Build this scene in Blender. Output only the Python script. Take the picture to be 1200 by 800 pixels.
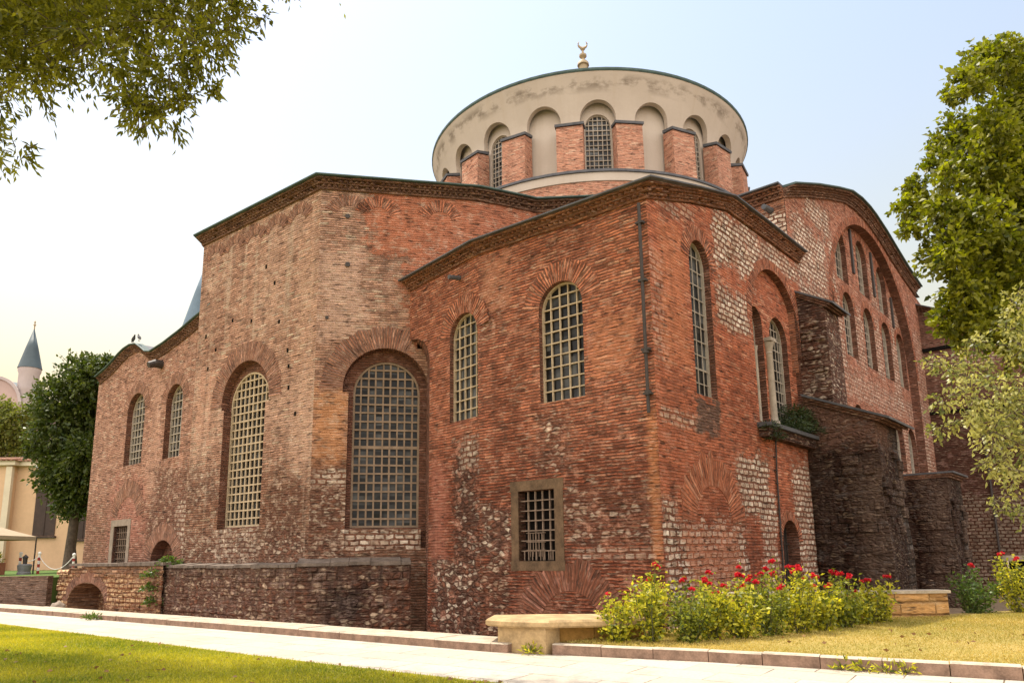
import bpy, bmesh, math, random
import numpy as np
from mathutils import Vector, Matrix
from mathutils.geometry import delaunay_2d_cdt
R = math.radians
random.seed(7); RNG = np.random.default_rng(7)

for o in list(bpy.data.objects): bpy.data.objects.remove(o)
scene = bpy.context.scene
col = scene.collection

# ------------------------------------------------------------------ camera
EYE = 1.65
cd = bpy.data.cameras.new('camera'); cam = bpy.data.objects.new('camera', cd); col.objects.link(cam)
scene.camera = cam
cd.sensor_width = 36; cd.lens = 862/1200*36; cd.shift_y = 0.0725; cd.clip_start = .1; cd.clip_end = 2000
PITCH = math.atan(163/862); ROLL = math.atan(60/4560)
f_ = Vector((0, math.cos(PITCH), math.sin(PITCH))); r0 = Vector((1,0,0)); u0 = Vector((0,-math.sin(PITCH),math.cos(PITCH)))
rr = r0*math.cos(ROLL) - u0*math.sin(ROLL); uu = r0*math.sin(ROLL) + u0*math.cos(ROLL)
M = Matrix((( rr.x, uu.x, -f_.x, 0), (rr.y, uu.y, -f_.y, 0), (rr.z, uu.z, -f_.z, EYE), (0,0,0,1)))
cam.matrix_world = M
scene.render.resolution_x = 1024; scene.render.resolution_y = 682

# ------------------------------------------------------------------ light
SUN_EL, SUN_AZ = R(66), R(90+49)          # math angle in plan (from +X)
world = bpy.data.worlds.new('World'); scene.world = world; world.use_nodes = True
wn = world.node_tree; bg = wn.nodes['Background']
sky = wn.nodes.new('ShaderNodeTexSky'); sky.sky_type = 'NISHITA'; sky.sun_disc = False
sky.sun_elevation = SUN_EL; sky.sun_rotation = (R(90)-SUN_AZ) % (2*math.pi)
sky.air_density = 4.0; sky.dust_density = 2.0; sky.ozone_density = 0.0; sky.altitude = 0
tint = wn.nodes.new('ShaderNodeMix'); tint.data_type = 'RGBA'; tint.blend_type = 'MULTIPLY'; tint.inputs[0].default_value = 1; tint.inputs[7].default_value = (.86,.86,1.2,1)
wn.links.new(sky.outputs[0], tint.inputs[6]); 
# unseen bright cloud bank, added behind the camera to light the shaded walls
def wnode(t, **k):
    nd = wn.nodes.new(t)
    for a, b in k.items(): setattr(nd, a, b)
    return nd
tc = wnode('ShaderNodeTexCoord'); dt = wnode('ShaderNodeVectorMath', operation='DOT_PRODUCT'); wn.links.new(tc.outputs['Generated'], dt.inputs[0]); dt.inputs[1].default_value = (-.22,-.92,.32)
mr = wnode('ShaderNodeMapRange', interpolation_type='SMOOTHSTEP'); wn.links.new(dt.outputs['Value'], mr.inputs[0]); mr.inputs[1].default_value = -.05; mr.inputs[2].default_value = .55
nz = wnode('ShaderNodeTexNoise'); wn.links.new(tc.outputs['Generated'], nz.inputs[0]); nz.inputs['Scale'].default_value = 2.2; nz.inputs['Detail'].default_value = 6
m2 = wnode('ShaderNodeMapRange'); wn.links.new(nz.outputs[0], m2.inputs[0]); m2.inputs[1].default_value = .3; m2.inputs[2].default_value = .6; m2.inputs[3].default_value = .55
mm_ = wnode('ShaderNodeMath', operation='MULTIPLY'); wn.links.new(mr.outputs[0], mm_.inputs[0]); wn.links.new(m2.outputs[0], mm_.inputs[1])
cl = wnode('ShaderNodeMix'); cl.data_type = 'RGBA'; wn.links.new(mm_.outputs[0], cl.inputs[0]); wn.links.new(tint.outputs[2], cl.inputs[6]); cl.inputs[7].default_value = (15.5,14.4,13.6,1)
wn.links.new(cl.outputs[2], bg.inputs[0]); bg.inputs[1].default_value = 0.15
sd = bpy.data.lights.new('sun', 'SUN'); so = bpy.data.objects.new('sun', sd); col.objects.link(so)
sd.energy = 5.0; sd.angle = R(.5); sd.color = (1, .92, .79)
sdir = Vector((math.cos(SUN_AZ)*math.cos(SUN_EL), math.sin(SUN_AZ)*math.cos(SUN_EL), math.sin(SUN_EL)))
so.rotation_euler = sdir.to_track_quat('Z','Y').to_euler(); so.location = (0,0,60)
vs = scene.view_settings
vs.view_transform = 'Standard'; vs.look = 'None'; vs.exposure = .22; vs.gamma = 1; vs.use_curve_mapping = False
scene.render.engine = 'CYCLES'
try:
    scene.cycles.max_bounces = 6; scene.cycles.diffuse_bounces = 3; scene.cycles.transmission_bounces = 4
except Exception: pass

# ------------------------------------------------------------------ materials
class NT:
    def __init__(s, name):
        s.m = bpy.data.materials.new(name); s.m.use_nodes = True; s.t = s.m.node_tree
        s.b = s.t.nodes['Principled BSDF']; s.out = s.t.nodes['Material Output']
        s.b.inputs['Specular IOR Level'].default_value = .25
        s.b.inputs['Roughness'].default_value = .9
    def n(s, typ, **kw):
        nd = s.t.nodes.new(typ)
        for k, v in kw.items(): setattr(nd, k, v)
        return nd
    def put(s, sock, v):
        if hasattr(v, 'is_output') or isinstance(v, bpy.types.NodeSocket): s.t.links.new(v, sock)
        else:
            if sock.type == 'RGBA' and len(v) == 3: v = (*v, 1)
            sock.default_value = v
    def math(s, op, a, b=0., c=None, clamp=False):
        nd = s.n('ShaderNodeMath', operation=op); nd.use_clamp = clamp
        s.put(nd.inputs[0], a); s.put(nd.inputs[1], b)
        if c is not None: s.put(nd.inputs[2], c)
        return nd.outputs[0]
    def mix(s, f, a, b, blend='MIX'):
        nd = s.n('ShaderNodeMix', data_type='RGBA', blend_type=blend)
        s.put(nd.inputs[0], f); s.put(nd.inputs[6], a); s.put(nd.inputs[7], b)
        return nd.outputs[2]
    def vmath(s, op, a, b):
        nd = s.n('ShaderNodeVectorMath', operation=op); s.put(nd.inputs[0], a); s.put(nd.inputs[1], b)
        return nd.outputs[0]
    def noise(s, vec, scale, detail=4, rough=.55, scl=None, off=None, w3=False):
        if scl or off:
            mp = s.n('ShaderNodeMapping'); s.put(mp.inputs[0], vec)
            if scl: mp.inputs['Scale'].default_value = scl
            if off: mp.inputs['Location'].default_value = off
            vec = mp.outputs[0]
        nd = s.n('ShaderNodeTexNoise'); s.put(nd.inputs['Vector'], vec)
        nd.inputs['Scale'].default_value = scale; nd.inputs['Detail'].default_value = detail; nd.inputs['Roughness'].default_value = rough
        return nd.outputs[0], nd.outputs[1]
    def rng(s, v, a, b, c=0., d=1., smooth=False):
        nd = s.n('ShaderNodeMapRange'); nd.clamp = True
        if smooth: nd.interpolation_type = 'SMOOTHSTEP'
        s.put(nd.inputs[0], v)
        for i, x in enumerate((a, b, c, d)): nd.inputs[i+1].default_value = x
        return nd.outputs[0]
    def uv(s): return s.n('ShaderNodeUVMap').outputs[0]
    def obj(s): return s.n('ShaderNodeTexCoord').outputs['Object']
    def bump(s, h, strength=.5, dist=.02):
        nd = s.n('ShaderNodeBump'); nd.inputs['Strength'].default_value = strength; nd.inputs['Distance'].default_value = dist
        s.put(nd.inputs['Height'], h); s.t.links.new(nd.outputs[0], s.b.inputs['Normal'])
    def color(s, c): s.put(s.b.inputs['Base Color'], c)
    def rough(s, r): s.put(s.b.inputs['Roughness'], r)

def plain(name, c, rough=.8, vary=.25, scale=3., bump=.0, metal=0., spec=.3, uvs=False):
    t = NT(name); v = t.obj()
    n1, _ = t.noise(v, scale, 6, .6); n2, _ = t.noise(v, scale*7, 3, .6)
    k = t.math('ADD', t.math('MULTIPLY', n1, .7), t.math('MULTIPLY', n2, .3))
    lo = tuple(x*(1-vary) for x in c); hi = tuple(min(1, x*(1+vary)) for x in c)
    t.color(t.mix(t.rng(k, .35, .65), lo, hi)); t.rough(rough)
    t.b.inputs['Metallic'].default_value = metal; t.b.inputs['Specular IOR Level'].default_value = spec
    if bump: t.bump(k, bump, .03)
    return t.m

def brick_mat(name, c1, c2, mortar, row=.088, bw=.36, ms=.021, zones=(), seed=0, speck=.5, streak=.25, wob=.035, bump=.9, patchc=None, patchf=.6, dirt=.4, spc=(.62,.47,.34), lime=0., jf=.85):
    """thin Roman brickwork laid in UV metres (u along the wall, v = height).
    zones: ('stone'|'tint'|'rubble', u0,u1,v0,v1, colour or None, strength, softness)"""
    t = NT(name); uv = t.uv(); so_ = (seed*7.3, seed*3.1, seed*1.7)
    _, wn3 = t.noise(uv, .9, 3, .5, off=so_)
    wv = t.vmath('MULTIPLY', t.vmath('SUBTRACT', wn3, (.5,.5,.5)), (wob*2, wob*2.4, 0))
    _, wn4 = t.noise(uv, 6., 2, .5, off=so_)
    wv2 = t.vmath('MULTIPLY', t.vmath('SUBTRACT', wn4, (.5,.5,.5)), (.05, .035, 0))
    duv = t.vmath('ADD', t.vmath('ADD', uv, wv), wv2)
    def btex(w, h, m, a, b, mo, off=.5, sm=.25):
        nd = t.n('ShaderNodeTexBrick'); t.put(nd.inputs['Vector'], duv)
        nd.offset = off
        for k, v in (('Scale',1.),('Mortar Size',m),('Mortar Smooth',sm),('Bias',0.),('Brick Width',w),('Row Height',h)): nd.inputs[k].default_value = v
        t.put(nd.inputs['Color1'], a); t.put(nd.inputs['Color2'], b); t.put(nd.inputs['Mortar'], mo)
        return nd.outputs[0], nd.outputs[1]
    # hand-laid courses: joints of uneven thickness, bricks of uneven length and colour
    _, wn6 = t.noise(uv, 19., 2, .6, off=so_)
    cuv = t.vmath('ADD', duv, t.vmath('MULTIPLY', t.vmath('SUBTRACT', wn6, (.5,.5,.5)), (.05, .03, 0)))
    sc_ = t.n('ShaderNodeSeparateXYZ'); t.put(sc_.inputs[0], cuv)
    rv = t.math('DIVIDE', sc_.outputs[1], row); ri = t.math('FLOOR', rv); fv = t.math('SUBTRACT', rv, ri)
    w1 = t.n('ShaderNodeTexWhiteNoise', noise_dimensions='1D'); t.put(w1.inputs['W'], ri)
    uu_ = t.math('ADD', t.math('DIVIDE', sc_.outputs[0], bw), t.math('MULTIPLY', w1.outputs[0], 7.)); ci = t.math('FLOOR', uu_); fu = t.math('SUBTRACT', uu_, ci)
    cx_ = t.n('ShaderNodeCombineXYZ'); t.put(cx_.inputs[0], ci); t.put(cx_.inputs[1], ri)
    w2 = t.n('ShaderNodeTexWhiteNoise', noise_dimensions='2D'); t.put(w2.inputs['Vector'], cx_.outputs[0])
    w2s = t.n('ShaderNodeSeparateColor'); t.put(w2s.inputs[0], w2.outputs['Color'])
    jn, _ = t.noise(uv, 3.2, 4, .7, scl=(.8,1.5,1), off=(seed+2.,8,0))
    th = t.math('MULTIPLY', t.rng(jn, .3, .72, .25, 1.9), ms/row)
    jh = t.math('SUBTRACT', t.math('ABSOLUTE', t.math('SUBTRACT', fv, .5)), t.math('SUBTRACT', .5, th)); jh = t.rng(jh, -.10, .08)
    jv = t.rng(t.math('ABSOLUTE', t.math('SUBTRACT', fu, .5)), .5-ms/bw*1.1, .5); jv = t.math('MULTIPLY', jv, .55)
    bf = t.math('MAXIMUM', jh, jv)
    bc = t.mix(w2s.outputs[0], c1, c2)
    bc = t.mix(t.rng(w2s.outputs[1], .90, .97, 0, .6), bc, tuple(min(.68, x*1.5+.09) for x in c1))
    bc = t.mix(t.rng(w2s.outputs[2], .86, .95, 0, .65), bc, tuple(x*.5 for x in c2))
    bc = t.mix(t.math('MULTIPLY', bf, jf), bc, mortar)
    # per-course tone + brick tone
    big, _ = t.noise(uv, .33, 5, .6, off=so_)
    mid, _ = t.noise(uv, 1.7, 5, .65, off=so_)
    fine, _ = t.noise(uv, 14, 4, .65, scl=(.5,1.4,1), off=so_)
    # noise that follows the courses: long in u, short in v
    crs, _ = t.noise(duv, 1., 3, .7, scl=(2.6, 13, 1), off=so_)
    c = bc
    if patchc: c = t.mix(t.math('MULTIPLY', t.rng(big, .45, .62, smooth=True), patchf), c, patchc)
    c = t.mix(t.rng(mid, .46, .74, 0, .36), c, tuple(x*.52 for x in c1))
    c = t.mix(1., c, t.mix(t.rng(crs, .25, .75), (.84,.82,.80), (1.40,1.39,1.37)), 'MULTIPLY')
    c = t.mix(1., c, t.mix(t.rng(fine, .25, .75), (.80,.78,.76), (1.28,1.28,1.28)), 'MULTIPLY')
    edge, _ = t.noise(uv, 1.1, 6, .72, off=(seed+5.,2,0))
    edge2, _ = t.noise(duv, 3.5, 3, .6, scl=(1,2.2,1), off=(seed+9.,2,0))
    e = t.math('ADD', t.math('MULTIPLY', t.math('SUBTRACT', edge, .5), 3.0), t.math('MULTIPLY', t.math('SUBTRACT', edge2, .5), 1.6))
    sx = t.n('ShaderNodeSeparateXYZ'); t.put(sx.inputs[0], uv)
    U, V = sx.outputs[0], sx.outputs[1]
    stone_c = stone_f = None
    height = t.math('MULTIPLY', t.math('SUBTRACT', 1., bf), 1.5*jf)
    for z in zones:
        kind, a0, a1, b0, b1 = z[:5]; zc = z[5] if len(z) > 5 else None; st = z[6] if len(z) > 6 else 1.; sft = z[7] if len(z) > 7 else (.16 if z[0] in ('stone','rubble') else .2)
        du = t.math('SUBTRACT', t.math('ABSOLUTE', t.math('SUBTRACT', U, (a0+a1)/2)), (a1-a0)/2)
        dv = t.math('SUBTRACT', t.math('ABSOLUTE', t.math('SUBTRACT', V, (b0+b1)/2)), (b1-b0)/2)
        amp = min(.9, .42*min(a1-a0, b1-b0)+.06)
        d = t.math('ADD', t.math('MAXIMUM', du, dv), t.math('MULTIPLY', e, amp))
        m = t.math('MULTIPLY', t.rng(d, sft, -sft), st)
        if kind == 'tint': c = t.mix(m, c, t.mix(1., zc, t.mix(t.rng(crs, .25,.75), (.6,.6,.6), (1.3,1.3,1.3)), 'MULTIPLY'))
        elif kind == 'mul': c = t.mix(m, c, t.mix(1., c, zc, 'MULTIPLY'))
        else:
            if kind == 'stone' or zc is None: pass
            if stone_c is None:
                keep = duv
                _, wn5 = t.noise(uv, 2.6, 3, .55, off=(seed,4,0)); wv5 = t.vmath('MULTIPLY', t.vmath('SUBTRACT', wn5, (.5,.5,.5)), (.16,.13,0))
                duv = t.vmath('ADD', keep, wv5)
                stone_c, stone_f = btex(.33, .185, .04, (.84,.72,.58), (.48,.33,.235), (.21,.09,.055), .43, .45)
                mpv = t.n('ShaderNodeMapping'); t.put(mpv.inputs[0], duv); mpv.inputs['Scale'].default_value = (4.4, 7.8, 1)
                vo = t.n('ShaderNodeTexVoronoi', feature='F1'); vo.inputs['Scale'].default_value = 1.; t.put(vo.inputs['Vector'], mpv.outputs[0])
                ve = t.n('ShaderNodeTexVoronoi', feature='DISTANCE_TO_EDGE'); ve.inputs['Scale'].default_value = 1.; t.put(ve.inputs['Vector'], mpv.outputs[0])
                sv = t.n('ShaderNodeSeparateColor'); t.put(sv.inputs[0], vo.outputs['Color'])
                rub_f = t.rng(ve.outputs['Distance'], .24, .04)
                rb_ = t.mix(sv.outputs[1], (.25,.10,.058), (.11,.058,.042)); rb_ = t.mix(t.rng(sv.outputs[0], .60, .66), rb_, t.mix(sv.outputs[2], (.68,.56,.43), (.46,.34,.25)))
                rub_c = t.mix(rub_f, rb_, (.115,.055,.038))
                duv = keep
                sn, _ = t.noise(duv, 5., 4, .6, off=(3,seed,0))
                stone_c = t.mix(1., stone_c, t.mix(t.rng(sn,.3,.7), (.6,.58,.56), (1.25,1.25,1.25)), 'MULTIPLY')
                rub_c = t.mix(1., rub_c, t.mix(t.rng(sn,.3,.7), (.45,.44,.43), (1.4,1.4,1.4)), 'MULTIPLY')
            sc, sf = (stone_c, stone_f) if kind == 'stone' else (rub_c, rub_f)
            if zc: sc = t.mix(1., sc, zc, 'MULTIPLY')
            c = t.mix(m, c, sc)
            hn = t.math('MULTIPLY', t.math('SUBTRACT', 1., sf), 1.2)
            mm = t.n('ShaderNodeMix', data_type='FLOAT'); t.put(mm.inputs[0], m); t.put(mm.inputs[2], height); t.put(mm.inputs[3], hn); height = mm.outputs[0]
    # pale mortar / lime specks lying along the courses
    sp, _ = t.noise(duv, 1., 2, .5, scl=(3.2, 17, 1), off=(seed*2.+1,7,0))
    c = t.mix(t.math('MULTIPLY', t.math('MULTIPLY', t.rng(sp, .57, .67), t.rng(mid, .35, .6)), speck), c, spc)
    # missing / eroded bricks: dark gaps
    gp, _ = t.noise(duv, 1., 2, .5, scl=(2.4, 12, 1), off=(seed*2.+4,1,0))
    c = t.mix(t.math('MULTIPLY', t.rng(gp, .58, .70), .82), c, (.05,.028,.02))
    sm_, _ = t.noise(uv, 2.3, 6, .75, scl=(1,1.3,1), off=(seed*1.3,6,1)); c = t.mix(t.rng(sm_, .56, .68, 0, .62), c, (.075,.042,.03)); c = t.mix(t.rng(sm_, .46, .34, 0, .48), c, tuple(min(.68, x*1.25+.09) for x in c1))
    # rain streaks (vertical) and soot
    sk, _ = t.noise(uv, 1., 4, .6, scl=(3.2,.16,1), off=(seed,0,2))
    c = t.mix(t.math('MULTIPLY', t.rng(sk, .5, .72), streak), c, (.075,.05,.04))
    dn, _ = t.noise(uv, .6, 6, .7, off=(seed*3.+2,5,0))
    c = t.mix(t.math('MULTIPLY', t.rng(dn, .55, .72), dirt), c, (.07,.042,.032))
    if lime:
        lk, _ = t.noise(uv, 1., 3, .6, scl=(2.0,.10,1), off=(seed+3.,0,4)); lm_, _ = t.noise(uv, 3., 4, .7, off=(1,seed,4))
        c = t.mix(t.math('MULTIPLY', t.math('MULTIPLY', t.rng(lk, .56, .70), t.rng(lm_, .3, .6)), lime), c, (.56,.42,.31))
    t.color(c); t.rough(.92); t.b.inputs['Specular IOR Level'].default_value = .12
    h = t.math('ADD', height, t.math('ADD', t.math('MULTIPLY', fine, .5), t.math('MULTIPLY', crs, .9)))
    h = t.math('SUBTRACT', h, t.math('MULTIPLY', t.rng(gp,.6,.75), .9))
    t.bump(h, bump, .045)
    return t.m

def leaf_mat(name, dark, light, trans=.4, tcol=None):
    t = NT(name)
    a = t.n('ShaderNodeAttribute', attribute_name='tint').outputs['Fac']
    c = t.mix(a, dark, light); t.color(c); t.rough(.45); t.b.inputs['Specular IOR Level'].default_value = .35
    tr = t.n('ShaderNodeBsdfTranslucent'); t.put(tr.inputs[0], t.mix(1., c, tcol or (1.5,1.6,.6), 'MULTIPLY'))
    mx = t.n('ShaderNodeMixShader'); mx.inputs[0].default_value = trans
    t.t.links.new(t.b.outputs[0], mx.inputs[1]); t.t.links.new(tr.outputs[0], mx.inputs[2]); t.t.links.new(mx.outputs[0], t.out.inputs[0])
    return t.m

M_ = {}
RED1, RED2, MOR = (.55,.205,.112), (.33,.108,.06), (.085,.044,.032)
M_['brick_B'] = brick_mat('brick_chapel_east', RED1, RED2, MOR, jf=0.80, seed=1, speck=.55, zones=[
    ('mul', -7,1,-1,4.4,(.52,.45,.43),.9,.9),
    ('rubble', -6.1,-4.9,1.5,3.0), ('rubble', -3.85,-2.7,3.95,5.5,None,.7), ('rubble', -2.9,-.2,1.85,3.4,None,.62), ('stone', -2.8,-.25,1.55,1.78,None,.6,.08),
    ('rubble', -6.2,-4.9,-.8,1.4,(.85,.8,.74),.8), ('rubble', -6.0,-5.0,8.2,9.9,None,.5), ('tint', -4.8,-3.4,-.8,.9,(.27,.12,.075),.8,.1), ('tint', -.28,-.02,1.5,5.2,(.62,.26,.11),.5,.08), ('tint', -2.0,-.5,6.4,8.0,(.66,.27,.14),.5,.06), ('mul', -5.6,-4.3,4.6,7.4,(.72,.68,.66),.7,.08), ('tint', -6.0,-4.9,9.2,10.9,(.50,.22,.13),.6,.08), ('mul', -1.6,-.3,8.6,10.6,(1.12,1.1,1.05),.9,.08), ('mul', -4.4,-2.,10.2,10.9,(.7,.66,.62),.8,.2)])
M_['brick_BL'] = brick_mat('brick_chapel_side', tuple(.92*x for x in RED1), RED2, MOR, jf=0.72, seed=2, speck=.4, zones=[
    ('mul', -5,1,-1,4.6,(.55,.48,.46),.9,.9),
    ('tint', -2.6,-1.7,1.2,4.6,(.42,.16,.105),.8,.2), ('rubble', -1.25,-.05,-.8,5.2,(.7,.7,.72),.95), ('rubble', -2.5,-.1,-.8,1.4), ('stone', -.9,-.1,4.3,5.2,None,.6)])
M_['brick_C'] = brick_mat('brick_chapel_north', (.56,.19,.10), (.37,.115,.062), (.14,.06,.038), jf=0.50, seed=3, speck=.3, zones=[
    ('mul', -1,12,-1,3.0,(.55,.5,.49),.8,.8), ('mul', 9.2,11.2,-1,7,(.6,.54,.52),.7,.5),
    ('stone', 4.0,7.2,10.5,12.4), ('stone', 7.0,11.2,11.5,12.3,None,.9), ('stone', 3.9,6.2,8.4,9.65), ('stone', .15,2.4,4.9,5.3,None,.6,.1), ('stone', .1,.75,-.8,3.0), ('stone', .6,4.7,-.8,2.35),
    ('stone', 4.5,6.9,2.7,4.5), ('stone', 5.9,7.1,-.8,3.6,None,.8), ('stone', 8.9,11.1,-.8,4.6,None,.9), ('stone', 1.9,2.7,11.1,11.5,None,.6,.1), ('tint', 2.15,3.5,4.95,5.85,(.13,.085,.065),.9,.05), ('stone', .1,.8,6.5,9.5,None,.35,.1), ('stone', .5,1.8,10.9,11.25,None,.5,.1), ('tint',1.2,4.3,.2,2.2,(.46,.165,.085),.7,.2), ('tint',.5,2.0,6.6,10.4,(.66,.25,.12),.45,.1), ('mul',4.4,6.3,4.7,7.6,(.74,.7,.68),.8,.08), ('mul',3.7,6,6.2,8.3,(1.1,1.05,1.),.8,.1)])
PALE1, PALE2 = (.60,.345,.24), (.36,.19,.128)
M_['brick_AL'] = brick_mat('brick_apse_east', PALE1, PALE2, (.13,.08,.058), jf=0.72, seed=4, speck=.5, streak=.3, lime=.75, patchc=(.52,.36,.27), patchf=.35, zones=[
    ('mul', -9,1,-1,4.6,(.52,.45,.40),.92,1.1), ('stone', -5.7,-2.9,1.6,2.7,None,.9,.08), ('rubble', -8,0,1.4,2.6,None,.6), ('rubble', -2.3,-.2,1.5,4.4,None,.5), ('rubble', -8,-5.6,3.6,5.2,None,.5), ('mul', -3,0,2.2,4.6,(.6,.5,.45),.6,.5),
    ('tint', -1.1,-.0,4.5,14.4,(.64,.39,.27),.4,.25), ('mul', -7.7,-5.9,9.6,12.6,(.78,.74,.72),.8,.1), ('mul', -3.6,-1.8,10.2,11.6,(1.1,1.1,1.1),.9,.08), ('tint',-7.6,-6.3,6.2,9.0,(.58,.31,.21),.5,.1)])
M_['brick_AR'] = brick_mat('brick_apse_north', PALE1, PALE2, (.13,.08,.058), jf=0.74, seed=5, speck=.55, zones=[
    ('tint', 1.75,9,12.3,15,(.50,.175,.095),.9,.1), ('tint', 3.0,9,9.,12.8,(.47,.165,.09),.85,.15), ('tint', .0,1.1,4.6,7.4,(.66,.30,.13),.7,.25), ('mul', -1,5,-1,4.6,(.54,.47,.42),.9,.8),
    ('rubble', -.1,1.2,1.5,4.7,None,.75), ('stone', .1,1.1,4.0,4.5,None,.7,.1), ('stone', 1.1,3.7,1.9,2.5,None,.9,.08), ('tint', .0,1.6,9.2,12.4,(.70,.46,.34),.6,.2)])
M_['brick_A'] = brick_mat('brick_south_chapel', (.52,.285,.20), (.34,.17,.115), (.13,.078,.057), jf=0.62, seed=6, speck=.4, zones=[('mul', -32,-18,-1,4.2,(.62,.56,.53),.85,1.2),
    ('tint', -28.5,-24.8,2.2,5.2,(.44,.19,.135),.7,.4), ('rubble', -24.2,-19,1.2,5.6,(.8,.75,.72),.6), ('stone', -21.5,-19.5,1.5,4,None,.5), ('tint', -24.8,-23.8,4.5,9.8,(.58,.34,.24),.5,.2)])
M_['brick_D'] = brick_mat('brick_nave', (.48,.21,.132), (.30,.118,.075), (.15,.08,.058), jf=0.50, seed=8, speck=.6, row=.095, zones=[
    ('stone', 11.0,14.6,12.0,14.4,None,.95), ('stone', 12.6,15.6,14.9,16.,None,.9), ('stone', 11.2,13.8,10.5,11.9,None,.9), ('stone', 15.2,17.2,13.0,14.6,None,.9), ('stone', 15.6,17.6,9.5,12.6,None,.75), ('stone', 19.3,20.8,10,13.2,None,.6), ('stone', 22.6,23.9,10,13.2,None,.6), ('stone', 25.6,27.,9,13,None,.65), ('stone', 22.9,24.,13.8,16.2,None,.5), ('stone', 26,28.4,12.5,15,None,.6), ('stone', 15,30,8.4,9.6,None,.45), ('stone', 29,31,5,14,None,.4), ('stone', 24,30,3,8,None,.55)])
M_['brick_DE'] = brick_mat('brick_nave_east', (.42,.17,.085), (.33,.12,.06), (.22,.12,.085), seed=9, speck=.5, zones=[('stone', -3.2,.3,12.4,14.4,(1.15,1.12,1.08),1.)])
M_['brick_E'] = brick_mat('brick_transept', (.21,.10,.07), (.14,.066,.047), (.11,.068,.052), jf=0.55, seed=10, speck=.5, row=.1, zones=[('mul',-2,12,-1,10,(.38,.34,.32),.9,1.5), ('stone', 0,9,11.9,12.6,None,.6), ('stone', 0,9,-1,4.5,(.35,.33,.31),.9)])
M_['brick_drum'] = brick_mat('brick_drum', (.56,.265,.17), (.45,.19,.12), (.38,.26,.19), jf=0.50, seed=11, speck=.4, dirt=.2, streak=.15)
M_['arch'] = brick_mat('brick_voussoirs', RED1, RED2, MOR, seed=12, bw=1.4, row=.098, ms=.024, speck=.35, streak=.0, dirt=.25, wob=.015)
M_['arch_pale'] = brick_mat('brick_voussoirs_pale', (.36,.18,.115), (.235,.105,.07), (.17,.105,.08), seed=13, bw=1.4, row=.098, ms=.024, speck=.35, streak=.0, dirt=.2, wob=.015)
M_['arch_worn'] = brick_mat('brick_voussoirs_worn', (.50,.18,.095), (.34,.115,.062), (.12,.055,.036), seed=24, jf=.55, bw=1.4, row=.11, ms=.024, speck=.35, dirt=.5, wob=.03)
M_['arch_dark'] = brick_mat('brick_voussoirs_sooty', (.27,.105,.062), (.17,.065,.04), (.09,.045,.03), seed=25, jf=.6, bw=1.4, row=.11, ms=.024, speck=.25, dirt=.6, wob=.03)
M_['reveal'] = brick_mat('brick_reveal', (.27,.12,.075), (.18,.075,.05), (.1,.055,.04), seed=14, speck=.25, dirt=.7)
M_['plinth'] = brick_mat('plinth_masonry', (.21,.125,.09), (.13,.075,.055), (.10,.066,.05), seed=15, row=.13, bw=.42, speck=.5, streak=.75, dirt=.7, lime=.2, zones=[('rubble', -30,30,-1,1.6,(.95,.85,.76),.65), ('rubble', 1.2,5,-1,1.6,(1.1,1,.9),.7), ('tint', -30,30,1.0,1.5,(.09,.06,.045),.5,.3), ('tint', .9,2.2,-.4,.8,(.03,.02,.018),.9,.4)])
M_['plinth_warm'] = brick_mat('plinth_masonry_pale', (.33,.19,.11), (.22,.115,.07), (.17,.11,.08), seed=16, row=.16, bw=.42, speck=.5, streak=.2, dirt=.4, zones=[('rubble', -1,9,-1,1.2,(1.35,1.1,.8),.6), ('stone', -.5,1.2,-1,1.0,(1.1,.92,.66),.9), ('stone', 4.0,7.2,-.2,1.0,(1.0,.82,.58),.7)])
M_['dark_stone'] = brick_mat('buttress_masonry', (.046,.033,.025), (.023,.0165,.013), (.016,.012,.0095), seed=17, row=.26, bw=.62, ms=.03, wob=.06, speck=.35, streak=.6, dirt=.9, bump=1., zones=[('rubble', -.5,4.2,-1,7.5,(.22,.185,.16),.75), ('tint', -1,4,5.2,7.5,(.19,.10,.07),.7,.4), ('tint', 1.5,2.5,-1,4.6,(.17,.115,.085),.6,.4)])
M_['rough_brick'] = brick_mat('buttress_brick', (.115,.058,.04), (.06,.03,.023), (.035,.022,.018), seed=18, row=.11, speck=.9, wob=.08, dirt=.8, zones=[('rubble', -2,4,6.8,10.2,None,.65)])
M_['terrace_brick'] = brick_mat('terrace_wall_brick', (.27,.17,.12), (.2,.12,.085), (.14,.1,.08), seed=19, row=.08, bw=.25, speck=.4)
M_['yellow_block'] = brick_mat('ochre_blocks', (.52,.30,.12), (.46,.25,.09), (.17,.10,.05), seed=20, row=.27, bw=.75, ms=.014, wob=.01, speck=.2, dirt=.25, streak=.2)
M_['cornice'] = brick_mat('cornice_brick', (.33,.17,.105), (.2,.092,.057), (.09,.055,.04), seed=21, speck=.5, dirt=.55, row=.07)
M_['cornice_warm'] = brick_mat('cornice_brick_warm', (.42,.175,.085), (.25,.092,.05), (.14,.08,.055), seed=22, speck=.5, dirt=.4, row=.07)  # warmer copy: orange bounce light under the eaves put into the brick colour

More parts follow.
